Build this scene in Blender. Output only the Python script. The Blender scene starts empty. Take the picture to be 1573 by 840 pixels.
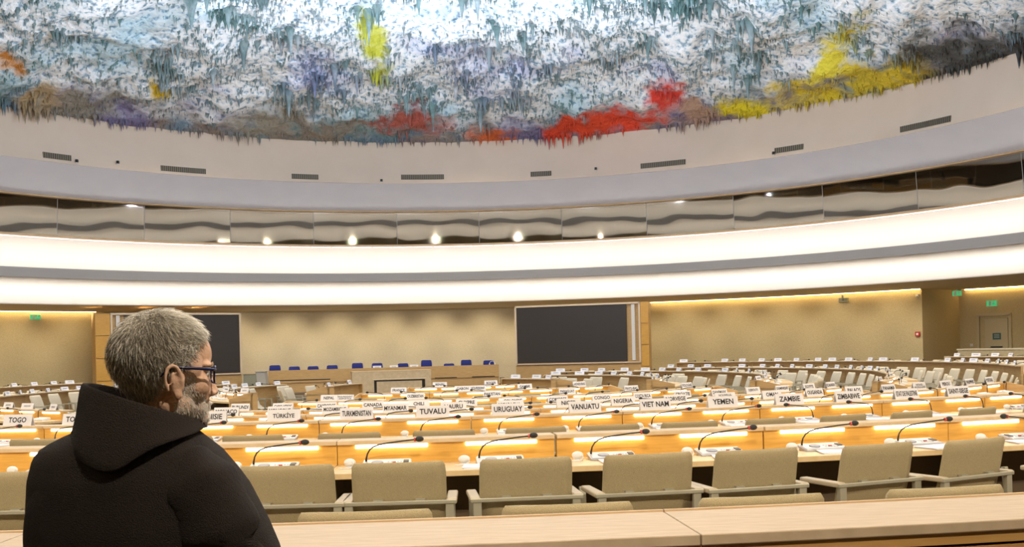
import bpy, bmesh, math, random
from math import sin, cos, pi, sqrt, atan2, radians
from mathutils import Vector, Matrix, noise
random.seed(7)
C = bpy.context.scene.collection
SC = bpy.context.scene

# ------------------------------------------------------------------ camera, world, lights, exposure
F, HX, HY, ROLL = 1591.5, 786.5, 536.7, 0.025
CAMZ = 1.5
cam_d = bpy.data.cameras.new('camera'); cam = bpy.data.objects.new('camera', cam_d); C.objects.link(cam)
cam_d.sensor_width = 36.0; cam_d.lens = 36.0*F/1573.0; cam_d.shift_y = (HY-420.0)/1573.0
cam_d.clip_start = 0.05; cam_d.clip_end = 300
_r = Vector((cos(ROLL), 0, -sin(ROLL))); _u = Vector((sin(ROLL), 0, cos(ROLL))); _b = Vector((0, -1, 0))
cam.matrix_world = Matrix(((_r.x, _u.x, _b.x, 0), (_r.y, _u.y, _b.y, 0), (_r.z, _u.z, _b.z, CAMZ), (0, 0, 0, 1)))
SC.camera = cam
SC.view_settings.view_transform = 'Standard'; SC.view_settings.look = 'None'
SC.view_settings.gamma = 1.0; SC.view_settings.use_curve_mapping = False
SC.view_settings.exposure = 0.9
w = bpy.data.worlds.new('world'); SC.world = w; w.use_nodes = True
w.node_tree.nodes['Background'].inputs[0].default_value = (1.0, 0.93, 0.82, 1); w.node_tree.nodes['Background'].inputs[1].default_value = 0.12
CX, CY = -1.58, 23.92
COVE_E, LOWCOVE_E, WALLWASH_E, STRIP_E = 4.4, 4.4, 9.0, 3.4
DOME_W, DOWN_W, BACK_W, WALL_W = 5200.0, 1150.0, 230.0, 100.0

def P(phi, r, z=0.0): return Vector((CX + r*sin(phi), CY - r*cos(phi), z))
def lamp(name, kind, loc, target, energy, col, size=0.2, spot=None):
    d = bpy.data.lights.new(name, kind); o = bpy.data.objects.new(name, d); C.objects.link(o)
    o.location = loc; d.energy = energy; d.color = col
    v = Vector(target)-Vector(loc); o.rotation_euler = v.to_track_quat('-Z', 'Y').to_euler()
    if kind == 'SPOT': d.spot_size = radians(spot or 90); d.spot_blend = 1.0; d.shadow_soft_size = size
    if kind == 'AREA': d.size = size
    return o
for i in range(16):                                   # added spots floating inside the glass, in place of the rail uplights
    ph = 2*pi*(i+.5)/16
    lamp('ceiling_uplight_fill', 'SPOT', P(ph, 18.9, 6.3), P(ph+pi, 6.0, 15.0), DOME_W, (0.80, 0.89, 1.0), 0.0, 58)
for i in range(10):                                   # warm downlights in the ceiling
    ph = 2*pi*i/10
    lamp('ceiling_downlight', 'SPOT', P(ph, 13.5, 11.2), P(ph, 13.0, 0), DOWN_W, (1.0, 0.84, 0.62), 0.0, 140)
for i in range(11):                                   # unseen spots added under the soffit to brighten chair backs and the man
    ph = radians(-45+10*i)
    lamp('back_fill_spot', 'SPOT', P(ph, 22.6, 3.42), P(ph, 17.0, .5), BACK_W, (1.0, 0.87, 0.68), 0.0, 130)
for i in range(34):                                   # unseen spots added under the soffit to lift the far walls
    ph = radians(98+5.4*i)
    lamp('wall_fill_spot', 'SPOT', P(ph, 21.7, 3.40), P(ph, 24.0, 1.5), WALL_W, (1.0, 0.85, 0.60), .15, 84)

# ------------------------------------------------------------------ helpers
def unroll(px, py):
    x, y = px-HX, py-HY
    return (x*cos(ROLL)-y*sin(ROLL))/F, (x*sin(ROLL)+y*cos(ROLL))/F
def phi_of(px, py, R, far=False):
    u, v = unroll(px, py)
    a = 1+u*u; b = -2*(u*CX+CY); c = CX*CX+CY*CY-R*R
    disc = max(b*b-4*a*c, 0); z = (-b+(sqrt(disc) if far else -sqrt(disc)))/(2*a)
    return atan2(u*z-CX, CY-z)
def at(px, py, D):
    u, v = unroll(px, py); return Vector((u*D, D, CAMZ-v*D))
def proj(p):
    u = p.x/p.y; v = (CAMZ-p.z)/p.y
    x = (u*cos(ROLL)+v*sin(ROLL))*F; y = (-u*sin(ROLL)+v*cos(ROLL))*F
    return x+HX, y+HY

def mat(name, col, rough=.6, metal=0, emit=None, estr=0, spec=.5):
    m = bpy.data.materials.new(name); m.use_nodes = True; b = m.node_tree.nodes['Principled BSDF']
    b.inputs['Base Color'].default_value = (*col, 1); b.inputs['Roughness'].default_value = rough
    b.inputs['Metallic'].default_value = metal; b.inputs['Specular IOR Level'].default_value = spec
    if emit: b.inputs['Emission Color'].default_value = (*emit, 1); b.inputs['Emission Strength'].default_value = estr
    return m
def noisy(name, c1, c2, scale=8, rough=.7, stretch=(1, 1, 1), bump=0, detail=4, bscale=None, lo=.35, hi=.65, metal=0):
    m = mat(name, c1, rough, metal); nt = m.node_tree; N = nt.nodes; L = nt.links; b = N['Principled BSDF']
    tc = N.new('ShaderNodeTexCoord'); mp = N.new('ShaderNodeMapping'); mp.inputs['Scale'].default_value = stretch
    nz = N.new('ShaderNodeTexNoise'); nz.inputs['Scale'].default_value = scale; nz.inputs['Detail'].default_value = detail
    cr = N.new('ShaderNodeValToRGB'); cr.color_ramp.elements[0].position = lo; cr.color_ramp.elements[1].position = hi
    cr.color_ramp.elements[0].color = (*c1, 1); cr.color_ramp.elements[1].color = (*c2, 1)
    L.new(tc.outputs['Object'], mp.inputs[0]); L.new(mp.outputs[0], nz.inputs['Vector']); L.new(nz.outputs['Fac'], cr.inputs[0])
    L.new(cr.outputs[0], b.inputs['Base Color'])
    if bump:
        n2 = N.new('ShaderNodeTexNoise'); n2.inputs['Scale'].default_value = bscale or scale; n2.inputs['Detail'].default_value = 3
        L.new(mp.outputs[0], n2.inputs['Vector'])
        bp = N.new('ShaderNodeBump'); bp.inputs['Strength'].default_value = bump; bp.inputs['Distance'].default_value = .02
        L.new(n2.outputs['Fac'], bp.inputs['Height']); L.new(bp.outputs[0], b.inputs['Normal'])
    return m
M = {}
M['maple'] = noisy('strip_lit_maple', (.62, .33, .055), (.70, .39, .08), 5, .42, (1.2, 1.2, 14))  # amber glow of the strip-lit panels is put into this colour
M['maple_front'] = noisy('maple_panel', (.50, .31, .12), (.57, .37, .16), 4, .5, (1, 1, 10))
M['pale_wood'] = noisy('pale_wood', (.56, .42, .25), (.63, .49, .31), 4, .45, (2, 12, 2))
M['ledge'] = noisy('ledge_wood', (.43, .33, .22), (.50, .39, .27), 4, .6, (2, 12, 2))
M['ledge_front'] = noisy('ledge_front_wood', (.42, .23, .07), (.48, .28, .09), 4, .5, (1, 1, 10))
M['desk_top'] = noisy('desk_wood', (.60, .43, .22), (.68, .50, .28), 4, .4, (3, 10, 2))
M['dark'] = mat('shadow_gap', (.02, .017, .013), .7)
M['under'] = mat('underdesk_shade', (.12, .08, .045), .8)  # dark tone carries the shade under the worktops
M['fabric'] = noisy('olive_beige_upholstery', (.34, .275, .15), (.42, .34, .195), 260, .95, bump=.3, detail=2)
M['shell'] = noisy('cream_upholstery', (.55, .46, .32), (.63, .54, .39), 200, .9, bump=.2, detail=2)
M['frame'] = mat('champagne_metal', (.40, .375, .285), .45, .35)
M['arm'] = mat('arm_wood', (.47, .385, .255), .5)
M['strip'] = mat('led_strip', (1, .95, .8), .5, emit=(1.0, .89, .66), estr=STRIP_E)
M['card'] = mat('white_card', (.78, .76, .78), .6)
M['ink'] = mat('black_ink', (.015, .015, .017), .7)
M['grey_ink'] = mat('grey_ink', (.16, .16, .17), .7)
M['silver'] = mat('silver_plastic', (.42, .41, .42), .35, .4)
M['console_top'] = mat('console_top', (.50, .49, .51), .4, .2)
M['grille'] = mat('grey_grille', (.22, .23, .27), .5, .3)
M['black'] = mat('black_rubber', (.012, .011, .011), .55)
M['red'] = mat('red_plastic', (.45, .03, .02), .4)
M['white'] = mat('white_plastic', (.72, .71, .69), .4)
M['paper'] = mat('paper', (.80, .79, .80), .8)
M['carpet'] = noisy('brown_carpet', (.12, .085, .05), (.16, .115, .07), 60, .95)
M['blue'] = mat('blue_upholstery', (.016, .025, .20), .8)
M['plaster'] = noisy('cream_plaster', (.60, .485, .39), (.62, .505, .41), 1.2, .8)
M['cove'] = mat('white_cove_paint', (.86, .80, .73), .7)
M['lip'] = mat('grey_lip', (.36, .35, .35), .7)
M['bluegrey'] = noisy('blue_grey_band', (.72, .73, .82), (.75, .76, .85), 1, .75)
M['trim'] = noisy('wood_trim', (.52, .36, .20), (.58, .41, .24), 3, .5)
M['soffit'] = mat('soffit_paint', (.78, .66, .47), .8)
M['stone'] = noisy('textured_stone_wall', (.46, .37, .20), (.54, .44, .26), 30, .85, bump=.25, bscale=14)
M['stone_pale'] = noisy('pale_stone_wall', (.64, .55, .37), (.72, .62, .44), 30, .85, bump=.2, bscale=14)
M['screen'] = noisy('dark_screen', (.030, .024, .021), (.038, .031, .028), 80, .5)
M['screen_frame'] = mat('screen_frame', (.72, .58, .42), .4)
M['grey_panel'] = mat('grey_green_panel', (.30, .30, .22), .6)
M['grey_cloth'] = mat('grey_lectern', (.42, .40, .36), .6)
M['vent'] = None
M['green'] = mat('exit_green', (.02, .25, .08), .5, emit=(.03, .45, .15), estr=.5)
M['teal'] = mat('dark_teal_sign', (.02, .10, .11), .5)
M['pink'] = mat('door_paint', (.52, .44, .28), .6)
M['wallstrip'] = mat('wall_wash_light', (1, .8, .4), .5, emit=(1.0, .74, .34), estr=WALLWASH_E)
M['cove_light'] = mat('cove_tube', (1, 1, 1), .5, emit=(1.0, .95, .88), estr=COVE_E)
M['low_light'] = mat('lower_cove_tube', (1, 1, 1), .5, emit=(1.0, .95, .88), estr=LOWCOVE_E)
M['blue_led'] = mat('rail_led', (1, 1, 1), .5, emit=(.72, .80, 1.0), estr=1.1)
M['booth'] = mat('dark_booth', (.018, .017, .015), .9)

def link(name, me, m=None, parent=None, loc=None):
    if m is not None: me.materials.append(m)
    o = bpy.data.objects.new(name, me); C.objects.link(o)
    if loc is not None: o.location = loc
    if parent is not None: o.parent = parent
    return o
def fin(bm, name, m=None, parent=None, loc=None, smooth=False, off=None, bevel=0):
    if off is not None: bmesh.ops.translate(bm, vec=-Vector(off), verts=bm.verts)
    me = bpy.data.meshes.new(name); bm.to_mesh(me); bm.free()
    if smooth:
        for p in me.polygons: p.use_smooth = True
    o = link(name, me, m, parent, loc)
    if bevel:
        md = o.modifiers.new('bevel', 'BEVEL'); md.width = bevel; md.segments = 2; md.limit_method = 'ANGLE'
    return o
def tag(o, label=None, cat=None, group=None, kind=None):
    if label: o['label'] = label
    if cat: o['category'] = cat
    if group: o['group'] = group
    if kind: o['kind'] = kind
    return o
def empty(name, loc, rz=0):
    o = bpy.data.objects.new(name, None); C.objects.link(o); o.location = loc; o.rotation_euler = (0, 0, rz)
    o.empty_display_size = .1; return o
def copy_tree(o, parent=None):
    c = o.copy(); C.objects.link(c); c.parent = parent
    for ch in list(o.children): copy_tree(ch, c)
    return c
def box(bm, c, s, rot=None):
    vs = []
    for dx in (-.5, .5):
        for dy in (-.5, .5):
            for dz in (-.5, .5):
                v = Vector((dx*s[0], dy*s[1], dz*s[2]))
                if rot is not None: v = rot @ v
                vs.append(bm.verts.new(v+Vector(c)))
    for f in ((0, 1, 3, 2), (4, 6, 7, 5), (0, 4, 5, 1), (2, 3, 7, 6), (0, 2, 6, 4), (1, 5, 7, 3)): bm.faces.new([vs[i] for i in f])
def pbox(bm, r0, r1, a0, a1, z0, z1, n=4):
    rings = []
    for i in range(n+1):
        a = a0+(a1-a0)*i/n
        rings.append([bm.verts.new(P(a, r, z)) for r, z in ((r0, z0), (r1, z0), (r1, z1), (r0, z1))])
    for i in range(n):
        A, B = rings[i], rings[i+1]
        for j in range(4): bm.faces.new((A[j], A[(j+1) % 4], B[(j+1) % 4], B[j]))
    bm.faces.new(rings[0][::-1]); bm.faces.new(rings[-1])
def tube(bm, pts, rad, n=8, cap=True):
    pts = [Vector(p) for p in pts]; rs = rad if isinstance(rad, (list, tuple)) else [rad]*len(pts)
    rings = []
    ref = Vector((0, 0, 1))
    for i, p in enumerate(pts):
        t = (pts[min(i+1, len(pts)-1)]-pts[max(i-1, 0)]).normalized()
        rr = ref if abs(t.dot(ref)) < .95 else Vector((0, 1, 0))
        s = t.cross(rr).normalized(); q = s.cross(t)
        rings.append([bm.verts.new(p+(s*cos(2*pi*k/n)+q*sin(2*pi*k/n))*rs[i]) for k in range(n)])
    for A, B in zip(rings, rings[1:]):
        for k in range(n): bm.faces.new((A[k], A[(k+1) % n], B[(k+1) % n], B[k]))
    if cap: bm.faces.new(rings[0][::-1]); bm.faces.new(rings[-1])
def ball(bm, c, r, u=12, v=8, rot=None):
    m = Matrix.Translation(Vector(c))
    if rot is not None: m = m @ rot.to_4x4()
    r = r if isinstance(r, (tuple, list)) else (r, r, r)
    m = m @ Matrix.Diagonal((*r, 1))
    bmesh.ops.create_uvsphere(bm, u_segments=u, v_segments=v, radius=1, matrix=m)
def make_text(s, wmax, h):
    cu = bpy.data.curves.new('t', 'FONT'); cu.body = s; cu.align_x = 'CENTER'; cu.align_y = 'CENTER'; cu.size = 1; cu.offset = .022; cu.resolution_u = 2; cu.space_line = .85
    ob = bpy.data.objects.new('t', cu); C.objects.link(ob); dg = bpy.context.evaluated_depsgraph_get(); dg.update()
    me = bpy.data.meshes.new_from_object(ob.evaluated_get(dg)); bpy.data.objects.remove(ob); bpy.data.curves.remove(cu)
    xs = [v.co.x for v in me.vertices]; ys = [v.co.y for v in me.vertices]; W = max(xs)-min(xs); H = max(ys)-min(ys)
    sy = h/H; sx = min(sy*.92, wmax/W); cx = (max(xs)+min(xs))/2; cy = (max(ys)+min(ys))/2
    for v in me.vertices: v.co = Vector(((v.co.x-cx)*sx, 0, (v.co.y-cy)*sy))
    return me
TEXTS = {}
for _t in ['TOGO', 'TONGA', 'TRINITÉ', 'TUNISIE', 'TÜRKİYE', 'TURKMENISTAN', 'TUVALU', 'URUGUAY', 'VANUATU', 'VIET NAM', 'YEMEN', 'ZAMBIE', 'ZIMBABWE', 'ETAT DE PALESTINE', 'SAINT-SIEGE', 'MONACO', 'MONGOLIE', 'MOZAMBIQUE', 'MYANMAR', 'NAURU', 'NICARAGUA', 'NIGER', 'NIGERIA', 'NORVEGE', 'NOUVELLE-\nZELANDE', 'OMAN', 'OUGANDA', 'PALAOS', 'PANAMA', 'PAPOUASIE-\nNOUVELLE-GUINEE', 'PEROU', 'PHILIPPINES', 'PORTUGAL', 'BURUNDI', 'CABO VERDE', 'CAMBODGE', 'CANADA', 'CHILI', 'CHYPRE', 'COLOMBIE', 'COMORES', 'CONGO', 'COSTA RICA', 'CROATIE', 'DANEMARK', 'DJIBOUTI', 'DOMINIQUE', 'EGYPTE', 'EL SALVADOR', 'NEPAL', 'OUZBEKISTAN', 'PAKISTAN', 'PARAGUAY', 'PAYS-BAS', 'POLOGNE', 'FRANCE', 'GABON', 'GAMBIE', 'HONDURAS', 'BENIN', 'BOLIVIE', 'VICE-PRESIDENT\nRAPPORTEUR', 'VICE-PRESIDENT']:
    TEXTS[_t] = make_text(_t, .255, .064 if '\n' in _t else .050)
def ringsurf(name, prof, a0, a1, n, m, closed=False, kind='structure', smooth=True, cap=False):
    """sweep a (r,z) profile about the room's axis"""
    bm = bmesh.new(); rows = []
    full = abs((a1-a0)-2*pi) < 1e-6
    for i in range(n if full else n+1):
        a = a0+(a1-a0)*i/n; rows.append([bm.verts.new(P(a, r, z)) for r, z in prof])
    cnt = len(rows); mm = len(prof)
    for i in range(cnt if full else cnt-1):
        A, B = rows[i], rows[(i+1) % cnt]
        for j in range(mm if closed else mm-1): bm.faces.new((A[j], A[(j+1) % mm], B[(j+1) % mm], B[j]))
    if cap and not full: bm.faces.new(rows[0][::-1]); bm.faces.new(rows[-1])
    o = fin(bm, name, m, smooth=False)
    if smooth:
        o.data.polygons.foreach_set('use_smooth', [True]*len(o.data.polygons)); md = o.modifiers.new('es', 'EDGE_SPLIT'); md.split_angle = radians(30)
    if kind: o['kind'] = kind
    return o
ORD = ['', 'first', 'second', 'third', 'fourth', 'fifth', 'sixth', 'seventh', 'eighth', 'ninth', 'tenth', 'eleventh', 'twelfth', 'thirteenth', 'fourteenth', 'fifteenth', 'sixteenth', 'seventeenth', 'eighteenth', 'nineteenth', 'twentieth', 'twenty-first', 'twenty-second', 'twenty-third', 'twenty-fourth', 'twenty-fifth', 'twenty-sixth', 'twenty-seventh', 'twenty-eighth', 'twenty-ninth', 'thirtieth', 'thirty-first', 'thirty-second', 'thirty-third', 'thirty-fourth', 'thirty-fifth']

# ------------------------------------------------------------------ shell of the room
RK = [17.58, 14.87, 12.2, 9.75, 7.3, 4.95, 2.7]
NZ = [0, -.045, -.15, -.23, -.23, -.215, -.2]
SZ = [.06, .03, -.02, -.13, -.155, -.18, -.19]
def floor_z(k, phi):
    a = abs(phi-radians(15)); t = min(max((a-radians(38))/radians(30), 0), 1); t = t*t*(3-2*t)
    if phi < 0: t *= .25
    return NZ[k]*(1-t)+SZ[k]*t
def ring_of(r):
    for k in range(7):
        if r > RK[k]-.22: return k
    return 6
bm = bmesh.new(); na = 144
edges = [0.0]+[RK[k]-.22 for k in range(6, -1, -1)]+[20.35]
ph_grid = [-pi+2*pi*i/na for i in range(na)]
for e in range(len(edges)-1):
    k = 7-e if e > 0 else 6
    k = min(6, max(0, 7-e)) if e > 0 else 6
    r0, r1 = edges[e], edges[e+1]
    A = [bm.verts.new(P(a, r0, floor_z(k, a))) for a in ph_grid]; B = [bm.verts.new(P(a, r1, floor_z(k, a))) for a in ph_grid]
    for i in range(na):
        j = (i+1) % na; bm.faces.new((A[i], A[j], B[j], B[i]))
    knext = max(0, k-1) if e > 0 else 6
    zn = (lambda a: floor_z(knext, a)) if e < len(edges)-2 else (lambda a: -.1)
    T = [bm.verts.new(P(a, r1, zn(a))) for a in ph_grid]
    for i in range(na):
        j = (i+1) % na; bm.faces.new((B[i], B[j], T[j], T[i]))
A = [bm.verts.new(P(a, 20.35, -.1)) for a in ph_grid]; B = [bm.verts.new(P(a, 29, -.1)) for a in ph_grid]
for i in range(na):
    j = (i+1) % na; bm.faces.new((A[i], A[j], B[j], B[i]))
fl = fin(bm, 'floor', M['carpet']); fl['kind'] = 'structure'

RW, RB = 24.0, 26.2
aR = phi_of(1417, 500, RW, True)                     # right-hand corner of the curved wall
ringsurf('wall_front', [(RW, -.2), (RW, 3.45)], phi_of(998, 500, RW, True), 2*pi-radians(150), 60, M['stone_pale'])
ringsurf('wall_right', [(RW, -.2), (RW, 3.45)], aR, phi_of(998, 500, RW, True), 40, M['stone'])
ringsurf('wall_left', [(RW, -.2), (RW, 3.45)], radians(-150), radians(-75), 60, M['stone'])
c0 = P(aR, RW); c1 = P(aR, 27.3); tdir = Vector((cos(aR), sin(aR), 0))*-1
if tdir.y > 0: tdir = -tdir
def wallquad(name, p, q, z0, z1, m):
    bm = bmesh.new(); d = Vector((q-p).normalized()); n = Vector((-d.y, d.x, 0))*.1
    for s in (0, 1):
        pass
    v = [bm.verts.new(Vector((a.x, a.y, z))) for a, z in ((p, z0), (q, z0), (q, z1), (p, z1))]; bm.faces.new(v)
    o = fin(bm, name, m); o['kind'] = 'structure'; return o
wallquad('wall_recess', c0, c1, -.2, 3.6, M['stone'])
c2 = c1+tdir*9
wallquad('wall_door_side', c1, c2, -.2, 3.6, M['stone'])
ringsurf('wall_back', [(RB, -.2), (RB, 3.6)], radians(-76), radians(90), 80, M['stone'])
ringsurf('soffit', [(21.03, 3.585), (RW-.3, 3.45), (RW-.3, 3.47), (29, 3.5)], 0, 2*pi, 160, M['soffit'])
bpy.data.objects['soffit'].name = 'ceiling_gallery'
# lower fascia, lip and upper cove
ringsurf('trim_1', [(21.03, 3.585), (21.02, 3.62), (21.10, 3.9), (21.25, 4.25), (21.5, 4.62)], 0, 2*pi, 180, M['cove'])
ringsurf('trim_2', [(21.5, 4.62), (20.70, 4.62), (20.68, 4.53), (20.62, 4.54), (20.62, 4.87), (20.66, 4.90), (20.70, 4.90), (20.74, 4.79), (21.6, 4.79)], 0, 2*pi, 180, M['lip'])
ringsurf('trim_3', [(21.6, 4.79), (21.57, 5.1), (21.38, 5.45), (21.1, 5.75), (20.78, 5.98), (20.70, 6.02)], 0, 2*pi, 180, M['cove'])
ringsurf('trim_4', [(20.70, 6.02), (20.56, 6.03), (20.56, 6.10), (20.75, 6.12)], 0, 2*pi, 180, M['trim'])
o = ringsurf('cove_light', [(20.80, 4.815), (20.98, 4.815), (20.98, 4.83), (20.80, 4.83)], 0, 2*pi, 120, M['cove_light'], closed=True, kind=None)
o.name = 'upper_cove_light'; tag(o, 'white light tube curving behind the grey lip, washing the upper cove', 'cove light')
o = ringsurf('lower_cove_light', [(20.78, 4.595), (20.96, 4.595), (20.96, 4.605), (20.78, 4.605)], 0, 2*pi, 120, M['low_light'], closed=True, kind=None)
tag(o, 'white light tube under the grey lip, washing the lower fascia', 'cove light')
bm = bmesh.new()
for i in range(150):
    a = 2*pi*i/150
    pbox(bm, 20.585, 20.625, a, a+2*pi/150*.92, 5.982, 5.995, 2)
o = fin(bm, 'rail_light', M['blue_led']); tag(o, 'bluish dashed light line under the wooden rail below the glass', 'light strip')
# glass gallery
ringsurf('trim_5', [(20.9, 6.1), (22.4, 6.1), (22.4, 8.4)], 0, 2*pi, 90, M['booth'])
ringsurf('trim_6', [(22.4, 7.62), (20.5, 7.62)], 0, 2*pi, 90, M['booth'])
g = bpy.data.materials.new('gallery_glass'); g.use_nodes = True; nt = g.node_tree; nt.nodes.clear()
out = nt.nodes.new('ShaderNodeOutputMaterial'); mx = nt.nodes.new('ShaderNodeMixShader'); gl = nt.nodes.new('ShaderNodeBsdfGlossy'); tr = nt.nodes.new('ShaderNodeBsdfTransparent')
gl.inputs['Color'].default_value = (.90, .84, .74, 1); gl.inputs['Roughness'].default_value = .02; tr.inputs['Color'].default_value = (.6, .6, .6, 1)
mx.inputs[0].default_value = .34
tc = nt.nodes.new('ShaderNodeTexCoord'); nz = nt.nodes.new('ShaderNodeTexNoise'); nz.inputs['Scale'].default_value = .45; nz.inputs['Detail'].default_value = 1
bp = nt.nodes.new('ShaderNodeBump'); bp.inputs['Strength'].default_value = 1.0; bp.inputs['Distance'].default_value = .009
nt.links.new(tc.outputs['Object'], nz.inputs['Vector']); nt.links.new(nz.outputs['Fac'], bp.inputs['Height']); nt.links.new(bp.outputs[0], gl.inputs['Normal'])
nt.links.new(tr.outputs[0], mx.inputs[1]); nt.links.new(gl.outputs[0], mx.inputs[2]); nt.links.new(mx.outputs[0], out.inputs[0])
M['glass'] = g
seams = [phi_of(x, y, 20.55, True) for x, y in ((88, 326), (222, 343), (354, 352), (482, 355), (610, 354), (736, 351), (863, 346), (993, 337), (1127, 322), (1264, 302), (1408, 275), (1570, 250))]
seams = [s if s > 0 else s+2*pi for s in seams]      # going from left to right the angle falls
seams.sort(); st = (seams[-1]-seams[0])/(len(seams)-1)
al = list(seams)
while al[-1]+st*.9 < seams[0]+2*pi-st*.4: al.append(al[-1]+st)
al.append(seams[0]+2*pi)
for i in range(len(al)-1):
    a0, a1 = al[i], al[i+1]
    root = empty('window_%d' % (i+1), P((a0+a1)/2, 20.6, 6.1)); root['kind'] = 'structure'
    bm = bmesh.new(); e = .0006
    n = 8; A = [(bm.verts.new(P(a0+e+(a1-a0-2*e)*j/n, 20.62, 6.10)), bm.verts.new(P(a0+e+(a1-a0-2*e)*j/n, 20.50, 7.45))) for j in range(n+1)]
    for j in range(n): bm.faces.new((A[j][0], A[j+1][0], A[j+1][1], A[j][1]))
    fin(bm, 'pane', M['glass'], root, off=root.location, smooth=True)
    bm = bmesh.new(); tube(bm, [P(a0, 20.62, 6.12), P(a0, 20.50, 7.45)], .012, 4); fin(bm, 'mullion', M['lip'], root, off=root.location)
ringsurf('trim_7', [(20.54, 7.52), (20.42, 7.52), (20.40, 7.46), (20.54, 7.43)], 0, 2*pi, 180, M['trim'], closed=True)
ringsurf('trim_8', [(20.44, 7.52), (18.34, 8.34)], 0, 2*pi, 180, M['bluegrey'])
ringsurf('trim_9', [(18.34, 8.34), (18.37, 8.36), (18.48, 9.0), (18.50, 9.6), (18.36, 10.2)], 0, 2*pi, 180, M['plaster'])
# air vents in the plaster band, little cameras beside them
def vent_mat():
    m = mat('vent_slats', (.2, .17, .12), .6); return m
M['vent'] = vent_mat(); M['vent_dark'] = mat('vent_dark', (.06, .05, .04), .8)
vlab = ['far left', 'second from the left, long', 'third from the left, short', 'long, above the middle of the gallery', 'short, right of the middle', 'long, third from the right', 'short, second from the right', 'long, furthest right']
for (x0, x1, y), lb in zip(((66, 109, 240.5), (247, 316, 261), (448, 489, 271.5), (616, 682, 272), (815, 847, 267), (984, 1053, 252), (1190, 1234, 228.5), (1383, 1461, 191)), vlab):
    R = 18.39; a0 = phi_of(x0, y, R, True); a1 = phi_of(x1, y, R, True)
    if a0 < 0: a0 += 2*pi
    if a1 < 0: a1 += 2*pi
    am = (a0+a1)/2; lo, hi = min(a0, a1), max(a0, a1)
    D = P(am, R).y; u, v = unroll((x0+x1)/2, y); z = CAMZ-v*D
    root = empty('air_vent', P(am, R, z)); tag(root, 'grey slatted air vent in the plaster band, '+lb, 'vent', 'air vents above the blue-grey band')
    bm = bmesh.new(); pbox(bm, R-.03, R+.1, lo, hi, z-.10, z+.10, 4); fin(bm, 'frame', M['vent'], root, off=root.location)
    bm = bmesh.new(); n = max(10, int((hi-lo)*R/.075))
    for j in range(n):
        a = lo+(hi-lo)*(j+.25)/n; pbox(bm, R-.05, R-.028, a, a+(hi-lo)/n*.4, z-.09, z+.09, 1)
    fin(bm, 'slats', M['vent_dark'], root, off=root.location)
for (x, y), lb in zip(((118, 247), (181, 249), (586, 277), (915, 259), (1188, 235)), ('beside the far left vent', 'alone right of the far left vent', 'left of the long middle vent', 'left of the third vent from the right', 'touching the short right-hand vent')):
    R = 18.30; a = phi_of(x, y, R, True); D = P(a, R).y; u, v = unroll(x, y); z = CAMZ-v*D
    root = empty('wall_camera', P(a, R, z)); tag(root, 'tiny black camera on the plaster band '+lb, 'camera')
    bm = bmesh.new(); box(bm, (0, 0, 0), (.09, .1, .1)); fin(bm, 'lens_housing', M['black'], root, bevel=.01)
    q = (P(a, 18.45, z)-P(a, 18.3, z)); bm = bmesh.new(); tube(bm, [(0, 0, -.03), q], .05, 8); fin(bm, 'bracket', M['white'], root)

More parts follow.
